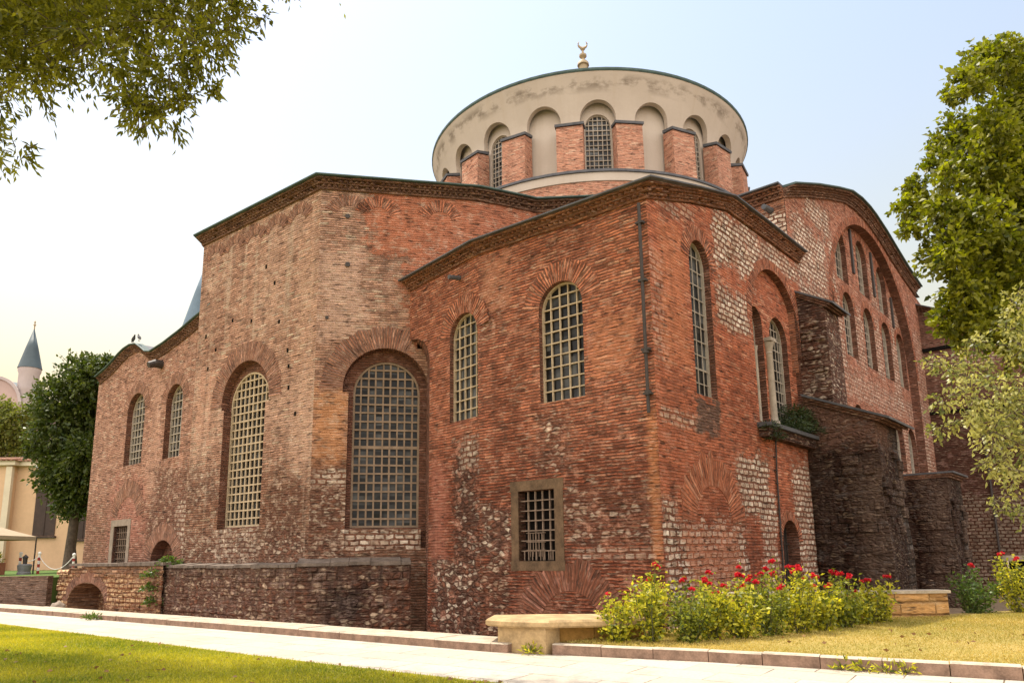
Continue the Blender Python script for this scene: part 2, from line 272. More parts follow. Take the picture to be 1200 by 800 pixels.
def stucco():
    t = NT('drum_stucco'); uv = t.uv()
    n1, _ = t.noise(uv, .5, 6, .6); n2, _ = t.noise(uv, 8, 4, .6)
    sk, _ = t.noise(uv, 1, 4, .6, scl=(2.2,.12,1)); bl, _ = t.noise(uv, .8, 4, .65, scl=(1,1.6,1), off=(4,0,0))
    c = t.mix(t.rng(n1,.3,.7), (.47,.395,.32), (.54,.46,.38))
    c = t.mix(t.rng(sk,.5,.75,0,.35), c, (.42,.33,.23))
    sx = t.n('ShaderNodeSeparateXYZ'); t.put(sx.inputs[0], uv)
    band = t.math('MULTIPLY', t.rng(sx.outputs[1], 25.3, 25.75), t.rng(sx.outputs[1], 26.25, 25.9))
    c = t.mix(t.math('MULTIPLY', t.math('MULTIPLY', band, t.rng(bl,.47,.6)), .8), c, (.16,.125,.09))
    c = t.mix(t.rng(n2,.35,.75,0,.18), c, (.38,.30,.22))
    t.color(c); t.bump(n2, .25, .02); return t.m
M_['stucco'] = stucco()
M_['lead'] = plain('lead_sheet', (.085,.085,.09), .6, .3, 2.5, .1, spec=.4)
M_['green_edge'] = plain('green_fringe_edge', (.06,.095,.085), .6, .3, 2.5)  # green lens fringe along the roof edges, put into the colour
M_['lattice'] = plain('window_lattice', (.47,.365,.24), .8, .25, 4)
M_['lattice_brown'] = plain('window_lattice_brown', (.26,.185,.125), .8, .25, 4)
M_['lattice_white'] = plain('window_lattice_pale', (.40,.34,.27), .8, .2, 4)
M_['dark_coping'] = plain('weathered_coping', (.16,.125,.10), .95, .45, 4, .6)
M_['iron'] = plain('iron', (.045,.035,.03), .6, .3, 6, spec=.4)
M_['rust_iron'] = plain('iron_rust', (.20,.14,.10), .7, .3, 6)
M_['marble'] = plain('old_marble', (.37,.31,.24), .6, .25, 3, .3)
M_['frame_stone'] = plain('ochre_window_surround', (.125,.078,.044), .9, .45, 3, .6)
M_['white_stone'] = plain('pale_window_surround', (.27,.215,.165), .85, .25, 4, .4)
M_['finial'] = plain('finial_gilt', (.36,.28,.17), .6, .15, 3)

def glass(name, a, b, pu, pv, rough=.16):
    t = NT(name); uv = t.uv()
    mp = t.n('ShaderNodeMapping'); t.put(mp.inputs[0], uv); mp.inputs['Scale'].default_value = (1/pu, 1/pv, 1)
    fl = t.n('ShaderNodeVectorMath', operation='FLOOR'); t.put(fl.inputs[0], mp.outputs[0])
    w = t.n('ShaderNodeTexWhiteNoise', noise_dimensions='3D'); t.put(w.inputs[0], fl.outputs[0])
    big, _ = t.noise(uv, 1.1, 3)
    k = t.math('MULTIPLY', t.math('POWER', w.outputs[0], 2.), t.rng(big, .35, .65))  # random panes paler: sky reflections put into the glass colour
    t.color(t.mix(k, a, b)); t.rough(rough); t.b.inputs['Specular IOR Level'].default_value = .22
    nv = t.vmath('ADD', t.vmath('MULTIPLY', t.vmath('SUBTRACT', w.outputs[1], (.5,.5,.5)), (.12,.12,.12)), t.n('ShaderNodeNewGeometry').outputs['Normal'])
    nm = t.n('ShaderNodeVectorMath', operation='NORMALIZE'); t.put(nm.inputs[0], nv); t.t.links.new(nm.outputs[0], t.b.inputs['Normal'])
    return t.m
M_['glass'] = glass('window_glass_sky_panes', (.007,.0065,.006), (.13,.13,.125), .26, .31, .3)
M_['glass_pale'] = glass('pale_window_glass', (.016,.016,.016), (.17,.175,.175), .29, .36, .28)
M_['void'] = plain('dark_interior', (.012,.010,.009), 1, .2, 3, spec=0)

# ground materials
def ground_mat(name, a, b, c=None, s1=1.2, s2=14, bump=.6, rough=.95):
    t = NT(name); v = t.obj()
    n1, _ = t.noise(v, s1, 6, .65); n2, _ = t.noise(v, s2, 5, .7)
    k = t.mix(t.rng(n1,.35,.65), a, b)
    if c: k = t.mix(t.rng(n2,.5,.68), k, c)
    t.color(k); t.rough(rough); t.bump(n2, bump, .03); t.b.inputs['Specular IOR Level'].default_value = .1
    return t.m
M_['soil'] = ground_mat('dry_earth', (.19,.14,.09), (.26,.19,.12), (.13,.09,.06))
M_['lawn_base'] = ground_mat('lawn_soil', (.24,.23,.035), (.32,.28,.05), (.34,.27,.08), .8, 20)
M_['dry_lawn'] = ground_mat('dry_lawn', (.38,.28,.09), (.28,.23,.06), (.46,.34,.13), .9, 25)
M_['green_lawn'] = ground_mat('terrace_grass', (.07,.12,.03), (.10,.15,.04))
def paving():
    t = NT('pale_paving'); v = t.obj()
    mp = t.n('ShaderNodeMapping'); t.put(mp.inputs[0], v); mp.inputs['Rotation'].default_value = (0,0,R(35))
    _, wn3 = t.noise(v, 2., 3); duv = t.vmath('ADD', mp.outputs[0], t.vmath('MULTIPLY', t.vmath('SUBTRACT', wn3, (.5,.5,.5)), (.05,.05,0)))
    nd = t.n('ShaderNodeTexBrick'); t.put(nd.inputs[0], duv)
    for k, x in (('Scale',1.),('Mortar Size',.011),('Mortar Smooth',.2),('Bias',0.),('Brick Width',1.1),('Row Height',.7)): nd.inputs[k].default_value = x
    t.put(nd.inputs['Color1'], (.52,.47,.39)); t.put(nd.inputs['Color2'], (.45,.395,.32)); t.put(nd.inputs['Mortar'], (.36,.305,.24))
    n1, _ = t.noise(v, 1.3, 6, .6); n2, _ = t.noise(v, 20, 4)
    gap = t.math('MULTIPLY', nd.outputs[1], t.rng(n1, .46, .54))
    c = t.mix(gap, nd.outputs[0], (.10,.075,.05))
    c = t.mix(t.rng(n2,.4,.75,0,.35), c, (.24,.195,.145)); c = t.mix(t.rng(n1,.55,.75,0,.45), c, (.27,.22,.16)); n4, _ = t.noise(v, 6., 5, .75, off=(3,1,0)); c = t.mix(t.rng(n4,.60,.70,0,.5), c, (.17,.13,.09)); t.color(c); t.rough(.8)
    t.bump(t.math('SUBTRACT', n2, t.math('MULTIPLY', nd.outputs[1], 2.)), .25, .02); return t.m
M_['path'] = paving()
M_['kerb'] = plain('kerb_stone_shaded', (.235,.15,.105), .85, .4, 5, .6)  # front faces darker than the tops: their shade is put into the colour
M_['kerb_top'] = plain('kerb_stone_pale', (.44,.37,.28), .85, .3, 4, .3)
M_['bench_stone'] = plain('bench_stone', (.42,.29,.145), .8, .35, 3.2, .6)
M_['bench_ochre'] = plain('bench_ochre_block', (.44,.24,.06), .85, .3, 4, .4)
# background
M_['yellow'] = plain('yellow_plaster', (.60,.39,.235), .9, .08, .8)
M_['yellow_trim'] = plain('cream_trim', (.62,.52,.38), .9, .08, .8)
M_['tiles'] = plain('clay_tiles', (.36,.2,.13), .85, .35, 3, .4)
M_['dark_window'] = plain('dark_window', (.05,.028,.02), .5, .3, 2)
M_['minaret'] = plain('pale_pink_stone', (.42,.36,.34), .9, .1, .2)
M_['pink'] = plain('pink_render', (.42,.31,.27), .9, .12, .1)
M_['spire_lead'] = plain('spire_lead', (.07,.095,.105), .6, .15, .2)
M_['blue_lead'] = plain('blue_lead', (.085,.13,.165), .5, .15, .3)
M_['canvas'] = plain('canvas', (.36,.28,.185), .9, .08, 2)
M_['red_paint'] = plain('red_paint', (.30,.035,.03), .5, .2, 8); M_['white_paint'] = plain('white_paint', (.75,.72,.68), .5, .1, 8)
M_['terracotta'] = plain('terracotta', (.36,.15,.08), .85, .2, 5)
M_['grey_metal'] = plain('grey_metal', (.16,.16,.16), .6, .2, 5)
M_['bark'] = plain('bark', (.10,.075,.055), .95, .4, 5, .8)
M_['stem'] = plain('green_stem', (.10,.10,.04), .8, .3, 8)
M_['leaf_maple'] = leaf_mat('leaf_maple', (.022,.04,.006), (.33,.315,.02), .38, (1.5,1.7,.4))
M_['leaf_over'] = leaf_mat('leaf_overhead', (.036,.052,.010), (.33,.32,.035), .48, (1.7,1.7,.4))
M_['leaf_pale'] = leaf_mat('leaf_pale', (.05,.08,.016), (.58,.54,.17), .32, (1.3,1.3,.7))
M_['leaf_dark'] = leaf_mat('leaf_dark', (.022,.045,.010), (.11,.13,.02), .3)
M_['leaf_back'] = leaf_mat('leaf_back', (.09,.12,.02), (.22,.22,.045), .35)
M_['leaf_rose'] = leaf_mat('leaf_rose', (.07,.11,.015), (.62,.58,.055), .45, (1.6,1.5,.5))
M_['leaf_rose_deep'] = leaf_mat('leaf_rose_deep', (.04,.07,.012), (.34,.36,.045), .4, (1.6,1.5,.5))
M_['leaf_fern'] = leaf_mat('leaf_fern', (.015,.03,.01), (.06,.085,.025), .2)
M_['leaf_weed'] = leaf_mat('leaf_weed', (.04,.08,.015), (.12,.17,.03), .3)
M_['grass'] = leaf_mat('grass_blades', (.07,.15,.010), (.62,.55,.045), .4, (1.5,1.4,.5))
M_['drygrass'] = leaf_mat('dry_grass_blades', (.27,.26,.05), (.66,.50,.16), .35, (1.3,1.2,.6))
M_['petal'] = leaf_mat('rose_petals', (.42,.010,.018), (.72,.05,.07), .3, (1.4,.8,.8))
M_['fallen'] = leaf_mat('fallen_leaf', (.16,.08,.03), (.30,.17,.06), .2, (1,1,1))
M_['bird'] = plain('pigeon_plumage', (.07,.07,.075), .8, .3, 9)

# ------------------------------------------------------------------ mesh helpers
class MB:
    def __init__(s): s.v = []; s.f = []; s.uv = []; s.mi = []
    def face(s, pts, uvs=None, m=0):
        pts = [Vector(p) for p in pts]
        if uvs is None: uvs = auto_uv(pts)
        i = len(s.v); s.v += [p[:] for p in pts]; s.f.append(tuple(range(i, i+len(pts)))); s.uv += [tuple(u[:2]) for u in uvs]; s.mi.append(m)
    def box8(s, c, m=0):      # c: 8 corners, bottom 4 ccw then top 4 ccw
        for q in ((3,2,1,0),(4,5,6,7),(0,1,5,4),(1,2,6,5),(2,3,7,6),(3,0,4,7)): s.face([c[k] for k in q], m=m)
    def box(s, cx, cy, cz, sx, sy, sz, rot=0, m=0):
        ca, sa = math.cos(rot), math.sin(rot); c = []
        for dz in (-.5,.5):
            for dx, dy in ((-.5,-.5),(.5,-.5),(.5,.5),(-.5,.5)):
                x, y = dx*sx, dy*sy; c.append((cx+x*ca-y*sa, cy+x*sa+y*ca, cz+dz*sz))
        s.box8(c, m)
    def prism(s, poly, z0, z1, m=0, top=None, mtop=None, zt=None):
        n = len(poly); zt = zt or [z1]*n; zb = z0 if isinstance(z0, (list, tuple)) else [z0]*n
        s.face([(poly[i][0], poly[i][1], zt[i]) for i in range(n)], m=m if mtop is None else mtop)
        s.face([(poly[i][0], poly[i][1], zb[i]) for i in reversed(range(n))], m=m)
        L = 0
        for i in range(n):
            j = (i+1) % n; a, b = poly[i], poly[j]; l = math.hypot(b[0]-a[0], b[1]-a[1])
            s.face([(a[0],a[1],zb[i]),(b[0],b[1],zb[j]),(b[0],b[1],zt[j]),(a[0],a[1],zt[i])], [(L,zb[i]),(L+l,zb[j]),(L+l,zt[j]),(L,zt[i])], m); L += l
    def tube(s, pts, rad, n=8, m=0, cap=True):
        pts = [Vector(p) for p in pts]; rings = []
        for i, p in enumerate(pts):
            d = (pts[min(i+1,len(pts)-1)] - pts[max(i-1,0)]).normalized()
            a = d.cross(Vector((0,0,1)));  a = a.normalized() if a.length > 1e-3 else Vector((1,0,0)); b = a.cross(d)
            r = rad[i] if isinstance(rad,(list,tuple)) else rad
            rings.append([p + (a*math.cos(2*math.pi*k/n) + b*math.sin(2*math.pi*k/n))*r for k in range(n)])
        for i in range(len(pts)-1):
            for k in range(n):
                l = (k+1) % n; s.face([rings[i][k], rings[i][l], rings[i+1][l], rings[i+1][k]], m=m)
        if cap: s.face(rings[0], m=m); s.face(rings[-1][::-1], m=m)
    def lathe(s, cx, cy, prof, n=48, m=0, a0=0, a1=2*math.pi):   # prof: [(r,z)]
        for k in range(n):
            t0, t1 = a0+(a1-a0)*k/n, a0+(a1-a0)*(k+1)/n
            for (ra,za),(rb,zb) in zip(prof, prof[1:]):
                P = lambda r,z,t: (cx+r*math.cos(t), cy+r*math.sin(t), z)
                rm = max(ra, rb)
                uv = [(t0*rm,za),(t1*rm,za),(t1*rm,zb),(t0*rm,zb)]
                if abs(za-zb) < 1e-4: uv = [(t0*rm,ra),(t1*rm,ra),(t1*rm,rb),(t0*rm,rb)]
                if ra < 1e-5: s.face([P(ra,za,t0),P(rb,zb,t1),P(rb,zb,t0)], [uv[0],uv[2],uv[3]], m)
                elif rb < 1e-5: s.face([P(ra,za,t0),P(ra,za,t1),P(rb,zb,t0)], [uv[0],uv[1],uv[2]], m)
                else: s.face([P(ra,za,t0),P(ra,za,t1),P(rb,zb,t1),P(rb,zb,t0)], uv, m)
    def build(s, name, mats, parent=None, smooth=None, kind=None):
        me = bpy.data.meshes.new(name); me.from_pydata(s.v, [], s.f)
        ul = me.uv_layers.new(name='UVMap'); ul.data.foreach_set('uv', np.array(s.uv, dtype=np.float32).ravel())
        mats = mats if isinstance(mats, (list,tuple)) else [mats]
        for m in mats: me.materials.append(M_[m] if isinstance(m, str) else m)
        me.polygons.foreach_set('material_index', s.mi)
        if smooth is not None:
            bm = bmesh.new(); bm.from_mesh(me); bmesh.ops.remove_doubles(bm, verts=bm.verts, dist=1e-4); bm.to_mesh(me); bm.free()
            me.polygons.foreach_set('use_smooth', [True]*len(me.polygons)); me.set_sharp_from_angle(angle=R(smooth))
        me.update()
        o = bpy.data.objects.new(name, me); col.objects.link(o)
        if parent: o.parent = parent; o.matrix_parent_inverse = parent.matrix_world.inverted()
        if kind: o['kind'] = kind
        return o
def auto_uv(pts):
    n = Vector((0,0,0))
    for i in range(len(pts)):
        a, b = pts[i], pts[(i+1) % len(pts)]; n += Vector(((a.y-b.y)*(a.z+b.z), (a.z-b.z)*(a.x+b.x), (a.x-b.x)*(a.y+b.y)))
    if n.length < 1e-12: return [(0,0)]*len(pts)
    n.normalize()
    if abs(n.z) > .75: return [(p.x, p.y) for p in pts]
    t = Vector((-n.y, n.x, 0)).normalized(); return [(p.dot(t), p.z) for p in pts]

class Wall:
    def __init__(s, p, ang, du=0): s.p = Vector((p[0],p[1],0)); a = R(ang); s.d = Vector((math.cos(a),math.sin(a),0)); s.n = Vector((s.d.y,-s.d.x,0)); s.du = du
    def at(s, u, z, off=0): return s.p + s.d*u + s.n*off + Vector((0,0,z))
    def uv(s, u, z): return (u+s.du, z)
class Drum:
    def __init__(s, c, r, flare): s.c = c; s.r = r; s.fl = flare
    def at(s, u, z, off=0):
        t = u/s.r; r = s.r + s.fl(z) + off; return Vector((s.c[0]+r*math.cos(t), s.c[1]+r*math.sin(t), z))
    def uv(s, u, z): return (u, z)

def inside(p, poly):
    x, y = p; c = False; n = len(poly)
    for i in range(n):
        x1,y1 = poly[i]; x2,y2 = poly[i-1]
        if (y1 > y) != (y2 > y) and x < (x2-x1)*(y-y1)/(y2-y1)+x1: c = not c
    return c
def panel(mb, W, outline, holes=(), off=0, m=0, extra=()):
    vs_, es = [], []
    for loop in [outline, *holes]:
        i = len(vs_); n = len(loop); vs_ += [Vector(p) for p in loop]; es += [(i+k, i+(k+1) % n) for k in range(n)]
    vs_ += [Vector(p) for p in extra]
    V, E, F = delaunay_2d_cdt(vs_, es, [], 0, 1e-5)[:3]
    for f in F:
        c = sum((V[k] for k in f), Vector((0,0)))/len(f)
        if not inside(c, outline) or any(inside(c, h) for h in holes): continue
        q = [V[k] for k in f]
        if (q[1]-q[0]).cross(q[2]-q[0]) < 0: q = q[::-1]
        mb.face([W.at(p.x,p.y,off) for p in q], [W.uv(p.x,p.y) for p in q], m)
def reveal(mb, W, poly, o0, o1, m=0):
    s = poly[0][1]
    for i in range(len(poly)):
        a, b = poly[i], poly[(i+1) % len(poly)]; l = math.dist(a, b)
        mb.face([W.at(*a,o0), W.at(*a,o1), W.at(*b,o1), W.at(*b,o0)], [(o0+a[0],s),(o1+a[0],s),(o1+a[0],s+l),(o0+a[0],s+l)], m); s += l
def arch(u0, u1, z0, zs, za=None, n=18):
    c, r = (u0+u1)/2, (u1-u0)/2; h = r if za is None else za-zs
    return [(u0,z0),(u1,z0)] + [(c+r*math.cos(math.pi*k/n), zs+h*math.sin(math.pi*k/n)) for k in range(n+1)]
def step_arch(u0, u1, z0, zs, jl, jr, zi, n=18):   # wider arch on narrower jambs (impost step)
    c, r = (u0+u1)/2, (u1-u0)/2
    return [(u0+jl,z0),(u1-jr,z0),(u1-jr,zi),(u1,zi)] + [(c+r*math.cos(math.pi*k/n), zs+r*math.sin(math.pi*k/n)) for k in range(n+1)] + [(u0,zi),(u0+jl,zi)]
def span(poly, x, ax):
    r = []
    for i in range(len(poly)):
        a, b = poly[i], poly[(i+1) % len(poly)]
        if (a[ax]-x)*(b[ax]-x) < 0: r.append(a[1-ax]+(b[1-ax]-a[1-ax])*(x-a[ax])/(b[ax]-a[ax]))
    return (min(r), max(r)) if len(r) > 1 else None
def inset(poly, d):
    n = len(poly); out = []
    for i in range(n):
        p, q, r = Vector(poly[i-1]), Vector(poly[i]), Vector(poly[(i+1) % n])
        if (q-p).length < 1e-6: p = Vector(poly[i-2])
        if (r-q).length < 1e-6: r = Vector(poly[(i+2) % n])
        a, b = (q-p).normalized(), (r-q).normalized(); na, nb = Vector((-a.y,a.x)), Vector((-b.y,b.x))
        h = (na+nb); h = h/ max(.3, h.dot(na)) ; out.append((q+h*d)[:])
    return out
def bars(mb, W, A, B, wid, o0, o1, m=0):     # straight bar A->B in (u,z)
    d = (Vector(B)-Vector(A)).normalized(); s = Vector((-d.y,d.x))*wid/2
    q = [Vector(A)-s, Vector(B)-s, Vector(B)+s, Vector(A)+s]
    f = [W.at(p.x,p.y,o1) for p in q]; k = [W.at(p.x,p.y,o0) for p in q]
    mb.box8(k+f, m)
def window(W, poly, off, parent, pu, pv, bw=.05, fw=.07, mat='lattice', gl='glass', phase=.5, heavy=None, dp=1.):
    """lattice window in the plane off: rim mesh, with the grille and the pane as sub-parts"""
    inn = inset(poly, fw); mb = MB(); n = len(poly)
    for i in range(n):
        j = (i+1) % n
        mb.face([W.at(*poly[i],off+.05), W.at(*poly[j],off+.05), W.at(*inn[j],off+.05), W.at(*inn[i],off+.05)])
        mb.face([W.at(*inn[i],off+.05), W.at(*inn[j],off+.05), W.at(*inn[j],off-.04), W.at(*inn[i],off-.04)])
    w = mb.build('window', mat, parent)
    g = MB(); us = [p[0] for p in poly]; zs = [p[1] for p in poly]; u0, u1, z0, z1 = min(us), max(us), min(zs), max(zs)
    nu = max(1, round((u1-u0)/pu)); nv = max(1, round((z1-z0)/pv))
    for i in range(1, nu):
        u = u0+(u1-u0)*i/nu + random.uniform(-.006,.006); s = span(poly, u, 0)
        if s: bars(g, W, (u,s[0]+.01), (u+random.uniform(-.008,.008),s[1]-.01), bw*random.uniform(.9,1.1), off-.03*dp, off+.025*dp)
    for j in range(1, nv):
        z = z0+(z1-z0)*j/nv + random.uniform(-.008,.008); s = span(poly, z, 1)
        if s: bars(g, W, (s[0]+.01,z), (s[1]-.01,z+random.uniform(-.008,.008)), bw*(1.9 if heavy and j in heavy else 1)*random.uniform(.9,1.1), off-.028*dp, off+.03*dp)
    g.build('grille', mat, w)
    p = MB(); panel(p, W, poly, off=off-.045); 
    pm = p.build('pane', gl, w)
    return w
def ring(mb, W, c, zs, r, t, a0=0, a1=180, off=.014, sy=1., n=40, m=0, jag=.06):
    """voussoirs: radial bricks round an arch of radius r, rim thickness t"""
    prev = None
    for k in range(n+1):
        a = R(a0+(a1-a0)*k/n); tt = t + random.uniform(-jag, jag)
        i = (c+r*math.cos(a), zs+r*sy*math.sin(a)); o = (c+(r+tt)*math.cos(a), zs+(r*sy+tt)*math.sin(a)); s = a*(r+t*.5)
        if prev:
            pi, po, ps = prev
            mb.face([W.at(*pi,off), W.at(*po,off), W.at(*o,off), W.at(*i,off)], [(0,ps),(t,ps),(t,s),(0,s)], m)
            mb.face([W.at(*pi,off), W.at(*i,off), W.at(*i,-.02), W.at(*pi,-.02)], [(0,ps),(0,s),(.03,s),(.03,ps)], m)
            mb.face([W.at(*po,-.01), W.at(*o,-.01), W.at(*o,off), W.at(*po,off)], m=m)
        prev = (i, o, s)
def sweep(mb, pts, prof, normals=None, m=0, close_ends=True):
    """prof [(out,dz)] swept along pts (left to right seen from outside), mitred in plan"""
    n = len(pts); P = [Vector(p) for p in pts]
    segn = []
    for i in range(n-1):
        d = P[i+1]-P[i]; h = Vector((d.x,d.y,0)).normalized(); segn.append(Vector((h.y,-h.x,0)))
    rows = []
    for i in range(n):
        a = segn[max(i-1,0)]; b = segn[min(i,n-2)]; h = a+b; h = h/max(.35, h.dot(a)); rows.append([P[i]+h*o+Vector((0,0,dz)) for o, dz in prof])
    L = 0
    for i in range(n-1):
        l = (P[i+1]-P[i]).length
        for k in range(len(prof)-1):
            mb.face([rows[i][k], rows[i+1][k], rows[i+1][k+1], rows[i][k+1]], [(L,prof[k][1]+prof[k][0]),(L+l,prof[k][1]+prof[k][0]),(L+l,prof[k+1][1]+prof[k+1][0]),(L,prof[k+1][1]+prof[k+1][0])], m)
        L += l
    if close_ends: mb.face(rows[0][::-1], m=m); mb.face(rows[-1], m=m)
def dogtooth(mb, pts, o, dz, size=.13, pitch=.19, h=.1, m=0):
    for a, b in zip(pts, pts[1:]):
        a, b = Vector(a), Vector(b); d = b-a; l = d.length; hd = Vector((d.x,d.y,0)).normalized(); nn = Vector((hd.y,-hd.x,0)); rot = math.atan2(hd.y,hd.x)+R(45)
        k = int(l/pitch)
        for i in range(k):
            if random.random() < .06: continue
            p = a + d*((i+.5)/k) + nn*o; mb.box(p.x,p.y,p.z+dz+random.uniform(-.006,.006),size,size,h,rot,m)
def cornice(pts, parent, h=.5, out=.34, mat='cornice', edge='lead', name='cornice'):
    """corbelled brick cornice with two dog-tooth courses under a lead roof edge"""
    mb = MB(); s = h/.5
    sweep(mb, pts, [(-.05,0),(out*.22,0),(out*.24,.085*s),(out*.12,.088*s),(out*.12,.19*s),(out*.5,.19*s),(out*.52,.255*s),(out*.38,.258*s),(out*.38,.345*s),(out*.9,.345*s),(out*.92,.42*s),(-.05,.42*s)])
    dogtooth(mb, pts, out*.2, .139*s, h=.095*s); dogtooth(mb, pts, out*.48, .30*s, size=.15, h=.082*s)
    o = mb.build(name, mat, parent)
    e = MB(); sweep(e, pts, [(-.05,.425*s),(out+.06,.425*s),(out+.08,.435*s),(out+.08,.485*s),(out+.05,.50*s),(-.05,.52*s)])
    e.build('roof_edge', edge, o)
    return o

def add_blocks(mb, W, u0, u1, z0, z1, row=.27, p=.6, pr=.06, off=0, m=0):
    z = z0
    while z < z1-.06:
        h = min(row*random.uniform(.7,1.25), z1-z); u = u0
        while u < u1-.1:
            l = min(random.uniform(.28,.8), u1-u)
            if random.random() < p:
                o = off+random.uniform(.008,pr); g = .012; j = [random.uniform(-.012,.012) for _ in range(8)]
                a = [(u+g+j[0],z+g+j[1]),(u+l-g+j[2],z+g+j[3]),(u+l-g+j[4],z+h-g+j[5]),(u+g+j[6],z+h-g+j[7])]
                b = [W.at(*q,off-.05) for q in a]; e = .02; c_ = [(a[0][0]+e,a[0][1]+e),(a[1][0]-e,a[1][1]+e),(a[2][0]-e,a[2][1]-e),(a[3][0]+e,a[3][1]-e)]
                f = [W.at(*q,o) for q in c_]; mm = [W.at(*q,o-.02) for q in a]
                mb.face(f, [W.uv(*q) for q in c_], m)
                for i in range(4):
                    k = (i+1) % 4; mb.face([mm[i],mm[k],f[k],f[i]], [W.uv(*a[i]),W.uv(*a[k]),W.uv(*c_[k]),W.uv(*c_[i])], m); mb.face([b[i],b[k],mm[k],mm[i]], [W.uv(*a[i]),W.uv(*a[k]),W.uv(*a[k]),W.uv(*a[i])], m)
            u += l
        z += h
def slab_run(mb, A, B, zA, zB, inn, out, th, slope=.04, step=.8):
    A, B = Vector(A), Vector(B); d = B-A; l = d.length; d.normalize(); n_ = Vector((d.y,-d.x,0)); t = 0
    while t < l-.05:
        e = min(l, t+step*random.uniform(.6,1.4)); o = out+random.uniform(-.05,.035); jz = random.uniform(-.018,.018); hh = th*random.uniform(.75,1.15)
        if l-e < .2: e = l
        q = [(t+.008,o,0),(e-.008,o+random.uniform(-.03,.03),0),(e-.008,-inn,slope*inn),(t+.008,-inn,slope*inn)]
        c_ = [A+d*a+n_*b+Vector((0,0,zA+(zB-zA)*a/l+jz+c)) for a,b,c in q]; mb.box8(c_+[p_+Vector((0,0,hh)) for p_ in c_]); t = e

def empty(name, loc, label, cat, group=None, rot=0):
    o = bpy.data.objects.new(name, None); col.objects.link(o); o.location = loc; o.rotation_euler = (0,0,rot)
    o['label'] = label; o['category'] = cat
    if group: o['group'] = group
    bpy.context.view_layer.update(); return o
def tag(o, label, cat, group=None):
    o['label'] = label; o['category'] = cat
    if group: o['group'] = group
    return o

# ------------------------------------------------------------------ ground
gm = MB(); gm.face([(-900,-900,-.78),(900,-900,-.78),(900,900,-.78),(-900,900,-.78)]); gm.build('ground', 'soil', kind='structure')
LE = [(-28,31.6),(-14.05,20.75),(-9.5,17.2),(-4.9,13.61),(-2.7,11.95),(-.5,10.37),(4,7.5),(12,2.9),(20,-1.5)]     # lawn edge
KF = [(-30,34.6),(-17.43,25.67),(-10,20.3),(-.43,13.39),(.8,12.82),(2.97,11.82),(6.46,9.82),(12,6.6),(22,.9)]       # kerb foot
lw = MB(); lw.prism(LE[::-1][:0] or [(20,-30),(20,-1.5),(12,2.9),(4,7.5),(-.5,10.37),(-2.7,11.95),(-4.9,13.61),(-9.5,17.2),(-14.05,20.75),(-28,31.6),(-60,31.6),(-60,-30)], -.77, .0)
lw.build('lawn', 'lawn_base', kind='structure')
pt = MB(); pt.prism([*[(x,y) for x,y in LE], *[(x,y) for x,y in KF[::-1]]], -.77, -.004); pt.build('path', 'path', kind='structure')
# left kerb: long low step of worn blocks, pale on top, fronts coloured darker for their shade
kb = MB(); kt = []
def lerp(a,b,t): return (a[0]+(b[0]-a[0])*t, a[1]+(b[1]-a[1])*t)
def kerb_run(mb, line, width, z1, step, jitter=.012):
    for a, b in zip(line, line[1:]):
        l = math.dist(a,b); k = max(1, round(l/step)); nx, ny = -(b[1]-a[1])/l, (b[0]-a[0])/l
        for i in range(k):
            g = .006/l*1.; p, q = lerp(a,b,i/k+g), lerp(a,b,(i+1)/k-g); j = random.uniform(-jitter,jitter); jz = random.uniform(-jitter,jitter)*.7
            P = [(p[0]+nx*j,p[1]+ny*j),(q[0]+nx*j,q[1]+ny*j),(q[0]+nx*width,q[1]+ny*width),(p[0]+nx*width,p[1]+ny*width)]
            c = [(x,y,-.5) for x,y in P]+[(x,y,z1+jz) for x,y in P]
            e = .02; T = [(P[0][0]+nx*e,P[0][1]+ny*e),(P[1][0]+nx*e,P[1][1]+ny*e),P[2],P[3]]
            mb.box8([(x,y,-.5) for x,y in P]+[(x,y,z1+jz-e) for x,y in P], 0)
            mb.box8([(x,y,z1+jz-e) for x,y in P]+[(x,y,z1+jz) for x,y in T], 1)
kerb_run(kb, KF[:4]+[(-.12,13.22)], .85, .15, 1.3); kb.build('kerb', ['kerb','kerb_top'], kind='structure')
kr = MB(); kerb_run(kr, [(.62,12.93),(2.97,11.82),(6.46,9.82),(12,6.6),(22,.9)], .17, .17, .78, .016); kr.build('kerb', ['kerb','kerb_top'], kind='structure')
rl = MB()
RLp = [(.75,13.05),(2.97,11.98),(6.5,9.98),(12,6.8),(22,1.1),(30,14),(14,18.4),(9.5,16.9),(6.0,16.9),(3.2,14.9),(2.6,14.2),(.8,13.7)]
RLz = [.13,.13,.13,.13,.13,.2,.24,.24,.24,.22,.2,.16]
rl.prism(RLp, -.77, .2, zt=RLz); rl.build('lawn', 'dry_lawn', kind='structure')
tr_ = MB(); tr_.prism([(-90,33.3),(-20.45,33.3),(-20.3,34.5),(-20,80),(-90,90)], -.77, .95); tr_.build('terrace', 'green_lawn', kind='structure')

# ------------------------------------------------------------------ church
K = Vector((3.624,18.081,0)); S = Vector((-1.006,22.105,0)); J = Vector((-3.607,25.205,0)); E1 = Vector((-6.783,24.617,0))
Bw = Wall(K,-41); Cw = Wall(K,49); BLw = Wall(S,-50); AR = Wall(E1,10.5); AL = Wall(E1,-37.5); Aw = Wall(Bw.at(0,0,2.),-41)
DEw = Wall(Cw.at(10.4,0),-41)
GZ = -.77
church = empty('church', (-3,30,0), 'large red brick domed church with arched lattice windows and a pale stucco drum', 'church')

